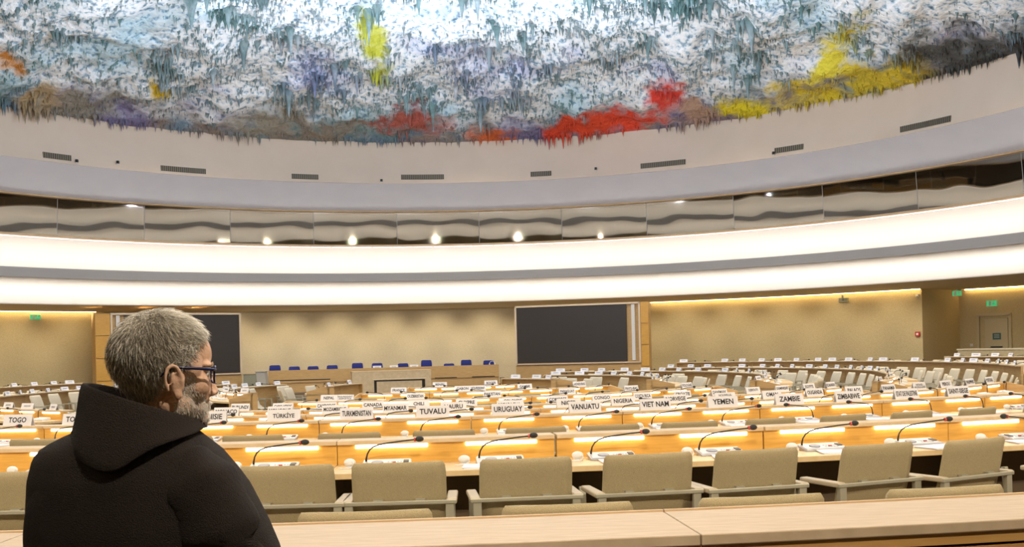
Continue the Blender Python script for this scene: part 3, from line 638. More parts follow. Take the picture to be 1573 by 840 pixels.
for k, (names, yb) in ROWS.items():
    R = RK[k]
    A = [(phi_of(x, yb-YSL[k]*(x-700), R), t, x) for x, t in names]
    seats = [q for q in A if (k < 4 or q[1] is None)]
    if k < 4: pl = [q for q in A if q[1]]
    else: pl = [q for q in A if q[1]]
    if k == 4: pl.append((phi_of(529, 616, R), 'VICE-PRESIDENT\nRAPPORTEUR', 529))
    if k == 5: pl.append((phi_of(735, 602, R), 'VICE-PRESIDENT', 735))
    n = len(seats); i = 0 if not (k == 1) else 0
    mids = [(seats[j][0]+seats[j+1][0])/2 for j in range(n-1)]
    lo = seats[0][0]-(seats[1][0]-seats[0][0])*.5; hi = seats[-1][0]+(seats[-1][0]-seats[-2][0])*.5
    hi += .12/R*(k > 1); lo -= .1/R*(k > 2)
    bl = [lo]+mids+[hi]
    start = 0
    cuts = [0]+list(range(1 if k == 1 else 2, n, 2))+[n]
    cuts = sorted(set(cuts))
    for ci in range(len(cuts)-1):
        c_, d_ = cuts[ci], cuts[ci+1]
        nn = [s[1].replace('\n', '') for s in seats[c_:d_] if s[1]]
        if nn: lb = 'maple desk, %s, under the %s plate%s' % (rowname[k], ' and '.join(nn), 's' if len(nn) > 1 else '')
        else: lb = 'maple desk section of the %s, %s from the left' % (rowname[k], ORD[ci+1])
        desk(k, bl[c_], bl[d_], [s[0] for s in seats[c_:d_]], lb, 'desks of the '+rowname[k], endL=(c_ == 0 and k > 2), endR=(d_ == n and k > 1))
    for j, (a, t, x) in enumerate(pl):
        fz = floor_z(k, a)
        tt = t.replace('\n', ' ')
        plate(P(a, R-.065, fz+CAPZ), a+rs.uniform(-.06, .06), t, 'white name plate reading %s on the %s' % (tt, rowname[k]), 'name plates on the '+rowname[k], scale=1.0)
    for j, (a, t, x) in enumerate(seats):
        fz = floor_z(k, a)
        where = ('place of the %s plate' % t.replace('\n', '')) if t else '%s place from left, %s' % (ORD[j+1], rowname[k])
        mir = (k == 1 and x > 1170) or (k == 2 and x > 1400) or (k > 2 and rs.random() < .35)
        src = con if k == 1 else scon
        place(src[1 if mir else 0], P(a+(0.02 if not mir else -.0)/R, R+.17, fz+WZ), a, 'microphone console on the desk at the '+where, 'consoles on the '+rowname[k])
        if k == 1 or (k == 2 and j % 2): place(ear, P(a-.235/R, R+.2, fz+WZ), a-.2, 'white earphone on the desk at the '+where, 'earphones on the '+rowname[k])
        if (k == 1 and j not in (4, 6)) or (k > 1 and rs.random() < .4): place(pap, P(a+.03/R, R+.35, fz+WZ), a+rs.uniform(-.3, .3), 'white paper sheets on the desk at the '+where, 'papers on the '+rowname[k])
    if k == 1:
        CH = [(58, 660), (165, 660), (276, 665), (391, 663), (535, 658), (683, 655), (820, 657), (934, 652), (1057, 645), (1176, 637), (1288, 630), (1394, 624), (1496, 618), (1592, 612)]
        refs = ['between the TOGO and TONGA plates', 'hidden behind the robed man', 'left of the TUNISIE plate', 'left of the TÜRKİYE plate', 'under the TURKMENISTAN plate', 'right of the TUVALU plate', 'right of the URUGUAY plate', 'right of the VANUATU plate', 'right of the VIET NAM plate', 'right of the YEMEN plate', 'right of the ZAMBIE plate', 'left of the ETAT DE PALESTINE plate', 'right of the SAINT-SIEGE plate', 'at the right edge of the picture']
        for (x, y), rf in zip(CH, refs):
            a = phi_of(x, y, R+.93); chair_at(k, a, .60, 'olive-backed chair of the second desk row, '+rf, 'chairs of the second row', twist=.15 if x > 1100 else rs.uniform(-.06, .06))
    else:
        for j, (a, t, x) in enumerate(seats):
            where = ('place of the %s plate' % t.replace('\n', '')) if t else '%s place from left, %s' % (ORD[j+1], rowname[k])
            chair_at(k, a+rs.uniform(-.06, .06)/R*(k < 4), .60+rs.uniform(-.0, .04), 'olive-backed chair at the '+where, 'chairs of the '+rowname[k], twist=rs.uniform(-.14, .14)*(k < 4))

# --- the side blocks
def side_block(k, a0, a1, side, adviser=True, delegates=True):
    R = RK[k]; p = .68/R; n = max(1, int(abs(a1-a0)/p)); sgn = 1 if a1 > a0 else -1; p = abs(a1-a0)/n
    seats = [a0+sgn*p*(i+.5) for i in range(n)]
    vis = []
    for a in seats:
        q = proj(P(a, R+.3, .8)); vis.append(-30 < q[0] < 1600 and not (65 < q[0] < 300 and q[1] > 600))
    order = sorted(range(n), key=lambda i: proj(P(seats[i], R, .9))[0])
    rank = {j: i+1 for i, j in enumerate([i for i in order if vis[i]])}
    nv = len(rank)
    sd = {'R': 'right-hand', 'L': 'left-hand'}[side]; ring = {1: 'outermost', 2: 'second outermost', 3: 'third outermost', 4: 'third innermost', 5: 'second innermost', 6: 'innermost'}[k]
    dorder = sorted([i for i in range(0, n, 2) if vis[i] or (i+1 < n and vis[i+1])], key=lambda i: proj(P(seats[i], R, .9))[0])
    for i in range(0, n, 2):
        js = [j for j in (i, i+1) if j < n]
        if not any(vis[j] for j in js): continue
        b0 = seats[js[0]]-sgn*p/2; b1 = seats[js[-1]]+sgn*p/2; lo, hi = min(b0, b1), max(b0, b1)
        first = i == 0; last = js[-1] == n-1
        eL = (first and sgn > 0) or (last and sgn < 0); eR = (last and sgn > 0) or (first and sgn < 0)
        desk(k, lo, hi, [seats[j] for j in js], 'curved maple desk, %s block, %s row, %s section from the left' % (sd, ring, ORD[dorder.index(i)+1]), 'desks of the %s block' % sd, endL=eL, endR=eR, led=True)
    for j in range(n):
        if not vis[j]: continue
        a = seats[j]; fz = floor_z(k, a); o_ = ORD[rank[j]]
        jit = rs.uniform(-.1, .1)
        if rs.random() < .9:
            farside = abs(a) > radians(80)
            plate(P(a+jit/R, R-.065, fz+CAPZ), a+rs.uniform(-.3, .3)+(radians(0)), None, 'small white name plate, %s block, %s row, %s from the left' % (sd, ring, o_), 'name plates of the %s block' % sd, both=True, scale=.92)
        place(scon[j % 2], P(a, R+.17, fz+WZ), a, 'microphone console, %s block, %s row, %s from the left' % (sd, ring, o_), 'consoles of the %s block' % sd)
        if delegates: chair_at(k, a+rs.uniform(-.06, .06)/R, .66+rs.uniform(-.04, .06), 'cream chair at desk, %s block, %s row, %s from the left' % (sd, ring, o_), 'desk chairs of the %s block' % sd, proto=chair_far, twist=rs.uniform(-.2, .2))
        if adviser and rs.random() < .96:
            nxt = RK[k-1]-RK[k] if k > 1 else 2.7
            chair_at(k, a, nxt-.66, 'cream chair behind desks, %s block, %s row, %s from the left' % (sd, ring, o_), 'adviser chairs of the %s block' % sd, proto=chair_far, twist=rs.uniform(-.08, .08))
for k, a0, a1 in ((6, 103, 150), (5, 67, 150), (4, 61, 158), (3, 57, 141), (2, 55, 145), (1, 70, 111)):
    side_block(k, radians(a0), radians(a1), 'R', adviser=k > 1)
for k, a0, a1 in ((6, -70, -125), (5, -47, -120), (4, -38, -125), (3, -24, -115), (2, -75, -118), (1, -88, -112)):
    side_block(k, radians(a0), radians(a1), 'L', adviser=k > 1)
for o in protos:
    for c in list(o.children_recursive)+[o]: bpy.data.objects.remove(c)

# ------------------------------------------------------------------ foreground ledge
lw = .107
e0 = phi_of(1043, 812, 20.6); cuts = [e0-lw*2, e0-lw, e0, e0+lw, e0+2*lw][0:5]
for i, nm in zip(range(-2, 2), ('at the left edge of the picture', 'from behind the robed man to its seam', 'right of the seam, to the right edge of the picture', 'beyond the right edge')):
    a0, a1 = e0+lw*i*1.0, e0+lw*(i+1)
    if i == -2: a0 -= .03
    if i == 1: continue
    if i == 0: a1 += .05
    root = empty('wooden_ledge', P((a0+a1)/2, 20.6, -.1)); tag(root, 'pale wooden foreground ledge '+nm, 'ledge', 'foreground ledge'); L = root.location
    g = .0001
    bm = bmesh.new(); pbox(bm, 20.40, 20.86, a0+g, a1-g, .885, .92, 8); fin(bm, 'ledge_top', M['ledge'], root, off=L, bevel=.004)
    bm = bmesh.new(); pbox(bm, 20.385, 20.40, a0+g, a1-g, .85, .926, 8); fin(bm, 'edge_strip', M['trim'], root, off=L)
    bm = bmesh.new(); pbox(bm, 20.82, 20.85, a0+g, a1-g, .848, .885, 8); pbox(bm, 20.82, 20.85, a0+g, a1-g, -.1, .838, 8); fin(bm, 'front_panel', M['ledge_front'], root, off=L)
    bm = bmesh.new(); pbox(bm, 20.80, 20.82, a0+g, a1-g, -.1, .885, 8); fin(bm, 'shadow_gap', M['dark'], root, off=L)
    bm = bmesh.new(); pbox(bm, 20.42, 20.45, a0+g, a1-g, -.1 if False else -.1, .885, 8); fin(bm, 'back_panel', M['maple_front'], root, off=L)

# ------------------------------------------------------------------ front wall: podium, lectern table, screens
def frame_axes(p0, p1):
    d = Vector((p1.x-p0.x, p1.y-p0.y, 0)); w_ = d.length; d.normalize(); return d, w_, atan2(d.y, d.x)
pA = at(412, 570, 40.8); pB = at(766, 561, 42.6); d, wd, rz = frame_axes(pA, pB)
FZ = -.2
base = Vector(((pA.x+pB.x)/2, (pA.y+pB.y)/2, FZ))
root = empty('podium_desk', base, rz); tag(root, 'long maple podium desk at the front, blue chairs behind it', 'podium desk')
bm = bmesh.new(); box(bm, (0, 0, .85), (wd, .05, .50)); fin(bm, 'upper_panel', M['maple_front'], root)
bm = bmesh.new(); box(bm, (0, .03, .30), (wd-.02, .05, .60)); fin(bm, 'lower_panel', M['maple_front'], root)
bm = bmesh.new(); box(bm, (0, .36, 1.05), (wd, .76, .03)); fin(bm, 'top', M['pale_wood'], root)
bm = bmesh.new(); box(bm, (-wd/2+2.2-.9, -.028, .70), (2.2, .006, .04)); fin(bm, 'slot', M['dark'], root)
for s in (-1, 1):
    bm = bmesh.new(); box(bm, (s*(wd/2-.02), .36, .52), (.04, .72, 1.04)); fin(bm, 'side_panel', M['maple_front'], root)
bm = bmesh.new(); box(bm, (wd/2-.65, -.028, .62), (.95, .006, .035)); box(bm, (wd/2-2.2, -.028, .62), (.9, .006, .03)); fin(bm, 'slot', M['dark'], root)
def lf(p, rz, base):                                # local -> world
    return Vector(base)+Vector((p[0]*cos(rz)-p[1]*sin(rz), p[0]*sin(rz)+p[1]*cos(rz), p[2]))
bm = bmesh.new()
box(bm, (0, .82+1.3, .05), (wd+.6, 2.6, .10)); o = fin(bm, 'podium_platform', M['carpet'], loc=(base.x, base.y, FZ)); o.rotation_euler = (0, 0, rz); tag(o, 'low carpeted platform under the podium desk and the blue chairs', 'platform')
# blue chairs
def blue_chair():
    t = empty('blue_chair', (0, 0, 0)); tag(t, 'x', 'chair')
    bm = bmesh.new(); sweep_shell(bm, [(-.27, 1.02), (-.265, 1.0), (-.25, .9), (-.235, .8), (-.22, .7), (-.21, .62), (-.20, .58)], .46, .06, .07); fin(bm, 'backrest', M['blue'], t, smooth=True)
    bm = bmesh.new(); sweep_shell(bm, [(-.2, .48), (-.1, .47), (.05, .475), (.18, .48), (.24, .46)], .48, .08, .05); fin(bm, 'seat', M['blue'], t, smooth=True)
    bm = bmesh.new(); tube(bm, [(0, 0, .05), (0, 0, .44)], .03, 8); tube(bm, [(0, -.2, .5), (0, -.24, .62)], .02, 6); fin(bm, 'post', M['black'], t)
    bm = bmesh.new()
    for i in range(5): tube(bm, [(0, 0, .08), (.28*cos(i*1.2566), .28*sin(i*1.2566), .03)], .02, 5)
    fin(bm, 'foot_cross', M['black'], t); return t
bc = blue_chair()
CHP = [(422, 561), (452, 563), (481, 562.5), (510.5, 561), (549.5, 557.5), (580, 557.7), (620, 558), (656, 553), (691, 558.3), (717.5, 552.6), (752, 553.4)]
bl_ = ['far left, just inside the podium end', 'second from the left', 'third from the left', 'fourth from the left', 'fifth from the left', 'sixth from the left, a name plate before it', 'seventh from the left, between two name plates', 'fourth from the right, a high back', 'third from the right, lowest back', 'second from the right', 'far right, with a headset hung on it']
chs = []
for (x, y), l in zip(CHP, bl_):
    t = (x-412)/(766-412); D = 40.8+1.8*t+1.25
    q = at(x, y, D); top = q.z; c = copy_tree(bc); dz = top-1.02
    c.location = (q.x, q.y, FZ+.10); c.rotation_euler = (0, 0, rz+pi); c['label'] = 'blue upholstered chair behind the podium desk, '+l; c['group'] = 'blue podium chairs'
    for ch in c.children:
        if ch.name.startswith(('backrest', 'seat')) or ch.name.startswith('post'): pass
    sc = (top-FZ-.10)/1.02; c.scale = (1, 1, sc); chs.append(c)
for ch in list(bc.children)+[bc]: bpy.data.objects.remove(ch)
bm = bmesh.new(); tube(bm, [(.11*cos(t*pi/8), 0, .11*sin(t*pi/8)) for t in range(9)], .01, 5); ball(bm, (.11, 0, -.02), (.03, .04, .05), 8, 6); ball(bm, (-.11, 0, -.02), (.03, .04, .05), 8, 6)
o = fin(bm, 'headset', M['white'], loc=(chs[-1].location.x, chs[-1].location.y-.0, 0)); q = at(756, 558.5, 42.6+.88); o.location = q; tag(o, 'white headset hanging on the rightmost blue chair', 'headset')
for (x, y), l in zip(((579.5, 563), (605.5, 562), (636.5, 561)), ('before the sixth blue chair', 'left of the seventh blue chair', 'right of the seventh blue chair')):
    t = (x-412)/354; D = 40.8+1.8*t; u, v = unroll(x, y); p = Vector((u*D, D, 0)); q = Vector((p.x, p.y, FZ+1.065))+Vector((-sin(rz), cos(rz), 0))*.12
    plate(q, rz, None, 'white name plate standing on the podium desk '+l, 'name plates on the podium', scale=1.15)
# secretary's block in front of the podium, with the dark-framed table
sA = at(541, 575, 38.6); sB = at(662, 571, 39.3); d2, w2, rz2 = frame_axes(sA, sB); b2 = Vector(((sA.x+sB.x)/2, (sA.y+sB.y)/2, FZ))
root = empty('front_counter', b2, rz2); tag(root, 'pale wooden counter standing before the middle of the podium', 'counter')
bm = bmesh.new(); box(bm, (0, 0, .50), (w2, .05, 1.0)); fin(bm, 'front_panel', M['pale_wood'], root)
bm = bmesh.new(); box(bm, (0, .32, 1.0), (w2+.02, .7, .04)); fin(bm, 'top', M['pale_wood'], root)
for s in (-1, 1):
    bm = bmesh.new(); box(bm, (s*(w2/2-.02), .33, .49), (.04, .62, .98)); fin(bm, 'side_panel', M['pale_wood'], root)
tA = at(577, 600, 37.6); tB = at(651, 598, 38.0); d3, w3, rz3 = frame_axes(tA, tB); b3 = Vector(((tA.x+tB.x)/2, (tA.y+tB.y)/2, FZ))
root = empty('console_table', b3, rz3); tag(root, 'low table with pale top on a thin black frame before the front counter', 'table')
bm = bmesh.new(); box(bm, (0, 0, .73), (w3+.2, .5, .03)); fin(bm, 'table_top', M['pale_wood'], root)
for s in (-1, 1):
    for q in (-1, 1):
        bm = bmesh.new(); box(bm, (s*(w3/2-.0), q*.2, .35), (.05, .05, .70)); fin(bm, 'leg', M['black'], root)
bm = bmesh.new(); box(bm, (0, -.2, .685), (w3, .05, .05)); fin(bm, 'rail', M['black'], root)
# screens
def screen_box(x0, D0, x1, D1, ztop, zbot, label, side):
    p0 = at(x0, 560, D0); p1 = at(x1, 560, D1); dd, w_, rzz = frame_axes(p0, p1); fzz = FZ
    b = Vector(((p0.x+p1.x)/2, (p0.y+p1.y)/2, fzz)); root = empty('screen_wall', b, rzz); tag(root, label, 'screen')
    zt, zb = ztop-fzz, zbot-fzz
    px = w_/abs(x1-x0)
    pil = 12*px if side == 'R' else 22*px; s = 1 if side == 'R' else -1
    mar = 30*px
    body_w = w_-pil; bx = -s*pil/2
    bm = bmesh.new(); box(bm, (0, .35, zt/2), (w_-.02, .6, zt-.02)); fin(bm, 'body', M['maple_front'], root)
    bm = bmesh.new(); box(bm, (bx, .02, zb/2-.02), (body_w, .06, zb-.04)); fin(bm, 'base_panel', M['maple_front'], root)
    for i in range(4):
        z0, z1 = zt*i/4, zt*(i+1)/4
        bm = bmesh.new(); box(bm, (s*(w_/2-pil/2), .01, (z0+z1)/2), (pil-.01, .08, z1-z0-.025)); fin(bm, 'pillar_panel', M['maple'], root)
    bm = bmesh.new(); th = .075
    box(bm, (bx, -.03, zt-th/2), (body_w, .08, th)); box(bm, (bx, -.03, zb+.02), (body_w, .08, .05))
    box(bm, (bx-body_w/2+th/2, -.03, (zt+zb)/2), (th, .08, zt-zb)); box(bm, (bx+body_w/2-th/2, -.03, (zt+zb)/2), (th, .08, zt-zb)); fin(bm, 'frame', M['screen_frame'], root)
    sw = body_w-2*th-mar*.6
    bm = bmesh.new(); box(bm, (bx-s*mar*.3, .0, (zt+zb)/2+.0), (sw, .06, zt-zb-.14)); fin(bm, 'display', M['screen'], root)
    bm = bmesh.new(); box(bm, (bx+s*(body_w/2-th-mar*.27), -.0, (zt+zb)/2), (.14, .1, zt-zb-.2)); fin(bm, 'speaker_column', M['white'], root)
    return root
screen_box(793, 44.0, 998, 42.4, 3.33, .84, 'large dark screen in a pale wooden frame right of the podium', 'R')
screen_box(147, 39.8, 371, 43.0, 3.30, .77, 'large dark screen in a pale wooden frame left of the podium', 'L')
# grey cabinet and draped lectern left of the podium
def block(name, x0, x1, ytop, D, z0, m, label, cat, lean=0, dep=.5):
    a = at(x0, ytop, D); b = at(x1, ytop, D); w_ = b.x-a.x; root = empty(name, ((a.x+b.x)/2, D, z0)); tag(root, label, cat); h = a.z-z0
    bm = bmesh.new(); box(bm, (0, .25, h/2), (w_, dep, h)); 
    for v in bm.verts:
        if v.co.z > h/2: v.co.x += lean
    fin(bm, 'body', m, root, bevel=.02); bm = bmesh.new(); box(bm, (lean, .25, h+.012), (w_+.04, dep+.04, .024)); fin(bm, 'top', M['pale_wood'] if name == 'cabinet' else m, root); return root
block('cabinet', 373.5, 394, 575, 41.8, FZ, M['grey_panel'], 'grey-green cabinet between the left screen and the podium', 'cabinet')
block('lectern', 397, 411, 571.5, 39.5, FZ, M['grey_cloth'], 'grey lectern standing at the left end of the podium', 'lectern', -.12)
o = block('equipment_case', 768.5, 774, 581, 41.0, FZ, M['black'], 'dark equipment case right of the podium end', 'case')

# ------------------------------------------------------------------ wall wash slots, signs and fittings
def wash(name, a0, a1, label):
    bm = bmesh.new(); pbox(bm, RW-.16, RW-.12, a0, a1, 3.44, 3.46, 40); o = fin(bm, name, M['wallstrip']); tag(o, label, 'light strip')
wash('wall_washer', aR, phi_of(1000, 500, RW, True), 'warm light slot along the top of the right-hand wall')
wash('wall_washer', 2*pi+phi_of(146, 500, RW, True), 2*pi+phi_of(-60, 500, RW, True) if phi_of(-60, 500, RW, True) < 0 else phi_of(-60, 500, RW, True), 'warm light slot along the top of the left-hand wall')
bm = bmesh.new()
for i in range(1):
    p = c1+tdir*.3-Vector((cos(aR+.0), 0, 0))*0; q = c1+tdir*8
    n_ = Vector((-(q-p).y, (q-p).x, 0)).normalized();  n_ = n_ if n_.y < 0 else -n_
    a_, b_ = p+n_*.12, q+n_*.12
    tube(bm, [(a_.x, a_.y, 3.47), (b_.x, b_.y, 3.47)], .02, 6)
o = fin(bm, 'wall_washer', M['wallstrip']); tag(o, 'warm light slot above the door at the far right', 'light strip')
def wall_item(name, px, py, m, size, label, cat, R=RW, z=None, a=None, proud=.05):
    a = phi_of(px, py, R, True); D = P(a, R).y; u, v = unroll(px, py); z = CAMZ-v*D
    root = empty(name, P(a, R-proud, z), a+0); tag(root, label, cat)
    return root
def sign_face(root, w_, h, base, fg):
    bm = bmesh.new(); box(bm, (0, 0, 0), (w_, .05, h)); fin(bm, 'housing', M['white'], root)
    bm = bmesh.new(); box(bm, (0, -.03, 0), (w_*.92, .012, h*.86)); box(bm, (0, .03, 0), (w_*.92, .012, h*.86)); fin(bm, 'sign_panel', base, root)
    for s in (-1, 1):
        bm = bmesh.new(); y = s*.038
        box(bm, (-.06, y, 0), (.09, .004, h*.7)); box(bm, (.07, y, .05*h), (.03, .004, h*.5), Matrix.Rotation(.5, 3, 'Y')); box(bm, (.10, y, -.1*h), (.1, .004, h*.09)); ball(bm, (.085, y, h*.3), (.018, .003, .018), 8, 6)
        fin(bm, 'pictogram', fg, root)
for px, py, l in ((52.5, 487, 'green exit sign hanging high on the left wall'), ):
    r_ = wall_item('exit_sign', px, py, None, None, l, 'exit sign', proud=.1); r_.rotation_euler.z = r_.rotation_euler.z+pi; sign_face(r_, .42, .2, M['green'], M['white'])
r_ = empty('exit_sign', at(1470, 450.5, 40.0), -.3); tag(r_, 'green exit sign hanging from the soffit above the corner on the right', 'exit sign'); sign_face(r_, .34, .2, M['green'], M['white']); bm = bmesh.new(); box(bm, (0, 0, (3.49-r_.location.z+.1)/2), (.03, .03, 3.49-r_.location.z-.1)); fin(bm, 'hanger', M['white'], r_)
# door wall items
wr = atan2(tdir.y, tdir.x); nrm = Vector((-tdir.y, tdir.x, 0)); nrm = nrm if nrm.y < 0 else -nrm
rzd = atan2(tdir.y, tdir.x)
def on_doorwall(px, py, off=.0):
    u, v = unroll(px, py)
    # intersect the sight line with the door wall
    den = u*nrm.x+nrm.y; D = (c1.x*nrm.x+c1.y*nrm.y)/den
    return Vector((u*D, D, CAMZ-v*D))+nrm*off
pa, pb = on_doorwall(1504, 520), on_doorwall(1553, 519); zt = on_doorwall(1530, 483).z; wdd = (pb-pa).length; b = (pa+pb)/2; zf = .0
root = empty('door_1', (b.x, b.y, zf), rzd); root['kind'] = 'structure'
bm = bmesh.new(); h = zt-zf
box(bm, (-wdd/2, -.04, h/2), (.1, .12, h)); box(bm, (wdd/2, -.04, h/2), (.1, .12, h)); box(bm, (0, -.04, h), (wdd+.1, .12, .1)); fin(bm, 'door_frame', M['pink'], root)
bm = bmesh.new(); box(bm, (.08, -.02, h/2-.05), (wdd-.35, .05, h-.2)); lf_ = fin(bm, 'door_leaf', M['pink'], root, bevel=.01)
bm = bmesh.new(); box(bm, (.1, -.055, h-.87), (.32, .01, .26)); fin(bm, 'door_sign', M['teal'], lf_)
bm = bmesh.new()
for i in range(3): box(bm, (.1, -.062, h-.80-.06*i), (.2, .004, .014))
fin(bm, 'sign_text', M['white'], lf_)
bm = bmesh.new(); box(bm, (.1, -.1, 1.12), (.45, .05, .05)); fin(bm, 'door_handle', M['black'], lf_)
q = on_doorwall(1525, 466, .08); r_ = empty('exit_sign', q, rzd); tag(r_, 'green exit sign on the wall above the door', 'exit sign'); sign_face(r_, .42, .24, M['green'], M['white'])
q = on_doorwall(1493, 530, .03); bm = bmesh.new(); box(bm, (0, 0, 0), (.12, .03, .12)); box(bm, (0, -.02, 0), (.05, .02, .07)); o = fin(bm, 'light_switch', M['white'], loc=q, bevel=.005); o.rotation_euler.z = rzd; tag(o, 'white light switch on the wall left of the door', 'switch')
r_ = wall_item('fire_alarm', 1410.5, 513, None, None, 'red square fire alarm point near the right-hand wall corner', 'fire alarm')
bm = bmesh.new(); box(bm, (0, 0, 0), (.19, .06, .19)); fin(bm, 'case', M['red'], r_, bevel=.01); bm = bmesh.new(); 
box(bm, (0, .035, 0), (.08, .01, .08)); box(bm, (0, -.035, 0), (.08, .01, .08)); fin(bm, 'glass_window', M['white'], r_)
r_ = wall_item('wall_speaker', 1298, 461, None, None, 'small grey wall speaker under the light slot on the right-hand wall', 'speaker', proud=.14)
bm = bmesh.new(); box(bm, (0, 0, 0), (.38, .16, .2)); fin(bm, 'cabinet', M['grey_panel'], r_, bevel=.03); bm = bmesh.new(); box(bm, (0, .1, .09), (.05, .1, .22)); fin(bm, 'bracket', M['grey_panel'], r_)
r_ = wall_item('motion_sensor', 1410, 454, None, None, 'small white sensor at the top of the right-hand wall corner', 'sensor'); bm = bmesh.new(); box(bm, (0, 0, 0), (.12, .08, .1)); ball(bm, (0, .04, -.01), (.04, .03, .03), 8, 6); ball(bm, (0, -.04, -.01), (.04, .03, .03), 8, 6); fin(bm, 'case', M['white'], r_)
# parapet in front of the door
pa, pb = at(1477, 540, 33.5), at(1640, 540, 29.5); dd, w_, rzz = frame_axes(pa, pb); zt = at(1477, 537.5, 33.5).z
bm = bmesh.new(); box(bm, (0, 0, (zt+.1)/2-.1), (w_, .3, zt+.1)); o = fin(bm, 'wall_parapet', M['stone'], loc=((pa.x+pb.x)/2, (pa.y+pb.y)/2, 0)); o.rotation_euler.z = rzz; o['kind'] = 'structure'
bm = bmesh.new(); box(bm, (0, 0, zt+.02), (w_+.04, .34, .04)); o = fin(bm, 'trim_10', M['stone_pale'], loc=((pa.x+pb.x)/2, (pa.y+pb.y)/2, 0)); o.rotation_euler.z = rzz; o['kind'] = 'structure'

# ------------------------------------------------------------------ the robed man in the foreground
M['skin'] = noisy('skin', (.66, .41, .28), (.73, .47, .34), 35, .55, bump=.12, bscale=160)
M['robe'] = noisy('dark_wool', (.018, .0125, .011), (.030, .022, .019), 420, .95, bump=.6, detail=2)
M['navy'] = mat('navy_glasses', (.012, .018, .085), .3)
def hair_mat(name, stops):
    m = mat(name, (.3, .3, .3), .55); nt = m.node_tree; g_ = nt.nodes.new('ShaderNodeNewGeometry'); tc = nt.nodes.new('ShaderNodeTexCoord'); nz = nt.nodes.new('ShaderNodeTexNoise'); nz.inputs['Scale'].default_value = 18
    sep = nt.nodes.new('ShaderNodeSeparateXYZ'); nt.links.new(tc.outputs['Object'], sep.inputs[0])
    a = nt.nodes.new('ShaderNodeMath'); a.operation = 'MULTIPLY_ADD'; a.inputs[1].default_value = .66; nt.links.new(g_.outputs['Random Per Island'], a.inputs[0])
    b = nt.nodes.new('ShaderNodeMath'); b.operation = 'MULTIPLY_ADD'; b.inputs[1].default_value = 4.2; b.inputs[2].default_value = .30; nt.links.new(sep.outputs['Y'], b.inputs[0]); nt.links.new(b.outputs[0], a.inputs[2])
    r = nt.nodes.new('ShaderNodeValToRGB'); e = r.color_ramp.elements
    while len(e) < len(stops): e.new(.5)
    for el, (p, c) in zip(e, stops): el.position = p; el.color = (*c, 1)
    nt.links.new(a.outputs[0], r.inputs[0]); nt.links.new(r.outputs[0], m.node_tree.nodes['Principled BSDF'].inputs['Base Color']); return m
M['hair'] = hair_mat('grey_hair', ((.1, (.20, .175, .14)), (.35, (.48, .44, .37)), (.6, (.78, .75, .69)), (.95, (.95, .94, .92))))
M['beard'] = hair_mat('white_stubble', ((0, (.62, .56, .48)), (.5, (.82, .78, .72)), (1, (.95, .93, .90))))
lg = bpy.data.materials.new('spectacle_lens'); lg.use_nodes = True; nt = lg.node_tree; nt.nodes.clear(); out = nt.nodes.new('ShaderNodeOutputMaterial'); mx = nt.nodes.new('ShaderNodeMixShader'); t1 = nt.nodes.new('ShaderNodeBsdfTransparent'); g1 = nt.nodes.new('ShaderNodeBsdfGlossy'); g1.inputs['Roughness'].default_value = .03
mx.inputs[0].default_value = .25; nt.links.new(t1.outputs[0], mx.inputs[1]); nt.links.new(g1.outputs[0], mx.inputs[2]); nt.links.new(mx.outputs[0], out.inputs[0]); M['lens'] = lg
HC = Vector((-.734, 2.2, 1.473)); YAW = radians(-61)
man = empty('person', (HC.x, HC.y, -.1)); tag(man, 'grey-haired man in a dark hooded robe and blue glasses, seen from behind, looking right', 'person')
HM = Matrix.Translation(HC) @ Matrix.Rotation(YAW, 4, 'Z') @ Matrix.Rotation(radians(-3), 4, 'X')
def fy(y): return y if y < .03 else .03+(y-.03)*.88
def hb(bm, c, r, rot=None, u=20, v=14):
    c = (c[0], fy(c[1]), c[2])
    m = HM @ Matrix.Translation(Vector(c))
    if rot is not None: m = m @ rot.to_4x4()
    bmesh.ops.create_uvsphere(bm, u_segments=u, v_segments=v, radius=1, matrix=m @ Matrix.Diagonal((*r, 1)))
bm = bmesh.new()
CR_C, CR_R = Vector((0, -.012, .032)), Vector((.077, .100, .090))
hb(bm, CR_C, CR_R, u=32, v=24)
hb(bm, (0, .035, .035), (.060, .058, .058)); hb(bm, (0, .028, -.025), (.060, .064, .080)); hb(bm, (0, .04, -.075), (.048, .05, .040)); hb(bm, (0, .078, -.098), (.024, .02, .018))
for s in (-1, 1):
    hb(bm, (s*.026, .079, .014), (.028, .014, .010)); hb(bm, (s*.038, .056, -.030), (.026, .028, .030)); hb(bm, (s*.052, .030, .010), (.020, .032, .040)); hb(bm, (s*.050, .012, -.072), (.016, .036, .026)); hb(bm, (s*.030, .072, -.002), (.013, .013, .011))
    for t in range(30):                                # rim of the ear
        q = t/29*1.6*pi-.2*pi; hb(bm, (s*(.080+.007*cos(q*.5)), -.001-.017*cos(q)-.004*sin(q), -.020+.031*sin(q)), (.0042, .0052, .0052), u=8, v=6)
    hb(bm, (s*.074, .004, -.022), (.007, .015, .027)); hb(bm, (s*.074, .016, -.020), (.006, .008, .018)); hb(bm, (s*.078, .010, -.050), (.006, .009, .011)); hb(bm, (s*.081, .016, -.022), (.004, .004, .007)); hb(bm, (s*.083, -.004, -.014), (.003, .004, .014))
    hb(bm, (s*.011, .102, -.046), (.009, .010, .007))
for i in range(9):
    t = i/8; hb(bm, (0, .086+.024*t**1.2, .006-.048*t), (.0075+.0035*t, .010, .009), u=10, v=8)
hb(bm, (0, .110, -.043), (.010, .009, .008)); hb(bm, (0, .092, -.066), (.022, .009, .0055)); hb(bm, (0, .090, -.076), (.019, .009, .006)); hb(bm, (0, .086, -.060), (.024, .010, .010))
